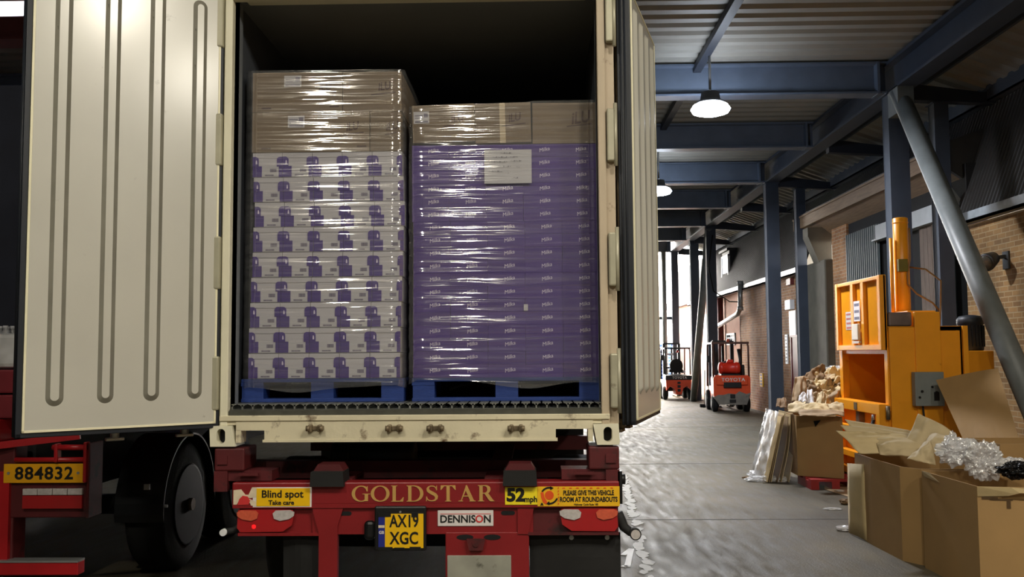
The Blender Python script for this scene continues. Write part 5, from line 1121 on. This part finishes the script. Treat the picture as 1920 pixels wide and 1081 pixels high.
# large leaning panel and box behind it
Pl = [at(1818, 850, 4.6), at(1918, 848, 4.2), at(1871, 690, 5.2), at(1755, 712, 5.45)]
Pb = [Pl[0] + (Pl[0] - Pl[3]) * .62, Pl[1] + (Pl[1] - Pl[2]) * .62, Pl[2], Pl[3]]
for i_ in (0, 1): Pb[i_] = Pb[i_] + (Pb[3 - i_] - Pb[i_]) * max(0, (.01 - Pb[i_].z) / max(1e-3, Pb[3 - i_].z - Pb[i_].z))
paper('leaning_cardboard', Pb, CARDB, 'large flat brown cardboard panel leaning against the grey pipe brace', 'cardboard', .02, .012, 3, crease=.006)
q = at(1840, 832, 2.75); q.x = max(q.x, 4.76); bin_box('cardboard_bin', [(q.x, 2.75), (q.x + .8, 2.75), (q.x + .8, 3.35), (q.x, 3.35)], 0, q.z, 'partly hidden brown carton below the leaning cardboard panel')
# box on the red pallet
zc = .13
C1 = [tuple(atz(1496, 891, zc))[:2], tuple(atz(1583, 897, zc))[:2]]; C0 = tuple(atz(1476.5, 881, zc))[:2]
cdir = (Vector(C1[1]) - Vector(C1[0])); Cb = [C0, C1[0], C1[1], (C1[1][0] + .05, C0[1] + .0)]
bin_box('cardboard_bin', Cb, zc, .905, 'brown carton on the red pallet with a dark triangle mark, heaped with scraps')
tri = B(); 
def on_c(px, py):
    a_, c_ = Vector((*C1[0], 0)), Vector((*C1[1], 0)); d = ray(px, py); n = Vector((-(c_ - a_).y, (c_ - a_).x, 0)).normalized(); s = ((a_ - CAM).dot(n)) / d.dot(n); return CAM + d * s * .999
vs = [tri.verts.new(on_c(*p)) for p in ((1525, 789), (1539, 787), (1529, 800))]; tri.faces.new(vs); bmesh.ops.solidify(tri, geom=tri.faces[:], thickness=.002)
tb = [o for o in bpy.data.objects if o.get('label', '').startswith('brown carton on the red pallet')][0]; obj('triangle_mark', tri, INK, tb)
t = thing('red_pallet', 'red pallet under the scrap filled brown carton', 'pallet', (C1[0][0] + .2, C1[0][1] + .2, 0)); b = B(); xa, ya = C1[0][0] + .06, C1[1][1] - .05
for k in range(3): box(b, xa, xa + .62, ya + k * .24, ya + k * .24 + .12, .10, .128)
for k in range(3): box(b, xa + k * .26, xa + k * .26 + .1, ya, ya + .6, .0, .10)
obj('boards', b, REDPAL, t)
# scraps heaped on that box
scr = [((1476, 771), (1530, 777), (1520, 752), (1478, 755), 6.9, KRAFT, 'flat pale cardboard scrap at the left rim of the heap'),
       ((1500, 779), (1583, 780), (1583, 770), (1495, 770), 6.35, CARD, 'long flattened brown flap along the front rim of the heap'),
       ((1512, 772), (1560, 775), (1552, 757), (1505, 762), 6.5, CARDL, 'pale torn cardboard strip in the middle front of the heap'),
       ((1545, 772), (1583, 772), (1582, 756), (1538, 760), 6.6, KRAFT, 'crinkled pale cardboard strip at the right front of the heap'),
       ((1484, 752), (1512, 756), (1512, 706), (1490, 708), 7.2, CARD, 'upright plain brown cardboard piece standing at the back left'),
       ((1497, 752), (1513, 753), (1511, 737), (1499, 738), 6.75, PAPER, 'small white paper square on the heap'),
       ((1510, 756), (1528, 757), (1524, 730), (1513, 733), 6.8, PAPER, 'folded white paper leaning on the heap, right of the white square'),
       ((1455, 762), (1476, 765), (1474, 746), (1456, 750), 6.9, CARDD, 'small dark brown cardboard corner at the heap left end'),
       ((1528, 763), (1548, 766), (1550, 738), (1534, 736), 6.75, KRAFT, 'twisted kraft strip in the centre of the heap')]
for i, (a, bb_, c, d, y, m, lab) in enumerate(scr):
    paper('cardboard_scrap', [at(*a, y), at(*bb_, y - .03), at(*c, y + .2), at(*d, y + .18)], m, lab, 'cardboard', .03, .005, i + 20, 20, 16, .02)
# crushed cardboard in the bin behind
q0_, q1_ = at(1508, 765, 7.6), at(1584, 700, 7.6)
bin_box('cardboard_bin', [(q0_.x, 7.5), (q1_.x + .3, 7.5), (q1_.x + .3, 8.3), (q0_.x, 8.3)], 0, .88, 'brown carton behind, left of the baler, overflowing with crushed cardboard')
rng = random.Random(2)
MT = [CARD, CARDL, KRAFT, CARDD, CARD, CARDL]
pos = ['front left', 'front centre', 'front right', 'middle left', 'middle centre', 'middle right', 'upper left', 'upper centre', 'upper right', 'top left', 'top centre', 'top right']
for k in range(12):
    r_, c_ = divmod(k, 3); px = 1524 + c_ * 20 + rng.uniform(-4, 4); py = 752 - r_ * 14; y = 7.45 + .1 * r_; w_, h_ = rng.uniform(15, 23), rng.uniform(10, 15); tl_ = rng.uniform(-11, 11)
    paper('crushed_cardboard', [at(px - w_, py + h_ + tl_, y), at(px + w_, py + h_ - tl_, y - .05), at(px + w_, py - h_ - tl_, y + .22), at(px - w_, py - h_ + tl_, y + .16)], MT[(k * 5) % 6], 'crushed brown cardboard scrap at the %s of the tall heap by the baler' % pos[k], 'cardboard', .06, .006, 40 + k, 24, 18, .07)
paper('crushed_cardboard', [at(1508, 711, 7.8), at(1582, 710, 7.75), at(1580, 697, 8.2), at(1512, 699, 8.2)], CARDD, 'bent dark cardboard lid lying across the very top of the heap', 'cardboard', .05, .012, 60, 12, 8, .02)
crumple('plastic_wrap', at(1578, 692, 8.0), .10, 33, 'strip of clear film lying over the top of the crushed cardboard heap', (2.4, .8, .45))
# flattened boards wrapped in film leaning on the box
base = atz(1428, 893, 0); bl_ = [(-.085, .13, 'outermost pale'), (-.06, .15, 'second'), (-.035, .17, 'third'), (.05, .215, 'fourth'), (.10, .25, 'bowed fifth'), (.20, .285, 'innermost')]
for i, (dx, dt, nm) in enumerate(bl_):
    ztop = .86 + .02 * (i % 3)
    def fn(u, v, dx=dx, dt=dt, ztop=ztop, i=i):
        return Vector((base.x + dx + (dt - dx) * v + (.03 if i > 2 else .0) * math.sin(v * math.pi), 7.03 + u * .75, .012 + ztop * v))
    b = sheet(1, 1, 3, 12, fn, -.010 if i < 3 else -.008); o = obj('flattened_carton', b, [CARDL, CARD, CARDL, CARD, CARDL, CARDL][i], base=(base.x + dx, 7.03, 0)); tag(o, '%s flattened carton board from the left, leaning on the brown carton' % nm, 'cardboard')
bm = B(); g = []
for j in range(22):
    row = []
    for i in range(16):
        u, v = i / 15, j / 21; n = noise.noise(Vector((u * 5, v * 9, 2))) * .035 + .05 * (1 - v) ** 2 * math.sin(u * 9)
        row.append(bm.verts.new((base.x - .15 + .24 * v + n * .8, 7.0 + u * .72 + n * .5, .012 + .93 * v)))
    g.append(row)
for j in range(21):
    for i in range(15): bm.faces.new((g[j][i], g[j][i + 1], g[j + 1][i + 1], g[j + 1][i]))
tag(obj('plastic_wrap', bm, SCRAPF, smooth=True, base=(base.x, 7.2, 0)), 'sheet of clear film hanging over the leaning flattened cartons', 'plastic wrap')
a = atz(1440, 898, .03); crumple('plastic_wrap', (a.x, a.y, .035), .09, 44, 'crumpled clear film tail trailing on the floor below the leaning boards', (2.6, .8, .42))
a = atz(1408, 893, .03); crumple('plastic_wrap', (a.x + .1, a.y, .05), .10, 49, 'crumpled film corner at the foot of the leaning boards', (1.2, .8, .55))
# litter
for i, (px, py, r, sq, lab, m) in enumerate([(1588, 994, .065, (1.5, 1, .35), 'crumpled clear film scrap on the floor beside the rear big carton', SCRAPF), (1562, 955, .045, (1.8, .8, .25), 'small film scrap on the floor further back, in open floor', SCRAPF), (1576, 922, .035, (1.2, .8, .4), 'tiny white film scrap on the floor near the baler', SCRAPF), (1586, 945, .06, (1.0, .8, .5), 'dark crumpled cardboard bit on the floor by the carton', CARDD), (1398, 897, .03, (1.4, .8, .5), 'tiny dark dirt lump beside the leaning boards', CARDD), (1762, 1068, .025, (1.4, .6, .5), 'tiny torn paper scrap by the nearest carton base', KRAFT)]):
    a = atz(px, py, .0); o = crumple('floor_litter', (a.x, a.y, r * sq[2] * 1.0), r, 70 + i, lab, sq, m, .5, 3); o['category'] = 'litter'
for i, (x0_, y0_, x1_, y1_, lab) in enumerate([(1545, 918, 1600, 902, 'flat brown board lying on the floor in front of the red pallet'), (1597, 1003, 1610, 880, 'narrow cardboard sheet standing against the left of the rear carton')]):
    if i == 0: paper('cardboard_scrap', [atz(1546, 916, .01), atz(1590, 930, .01), atz(1597, 900, .012), atz(1545, 903, .012)], CARD, lab, 'cardboard', 0, .008, 90, 6, 5, 0)
    else: paper('cardboard_scrap', [(3.70, 3.58, .01), (3.735, 3.2, .01), (3.73, 3.2, .70), (3.72, 3.62, .66)], CARDL, lab, 'cardboard', .01, .006, 91, 6, 5, .004)
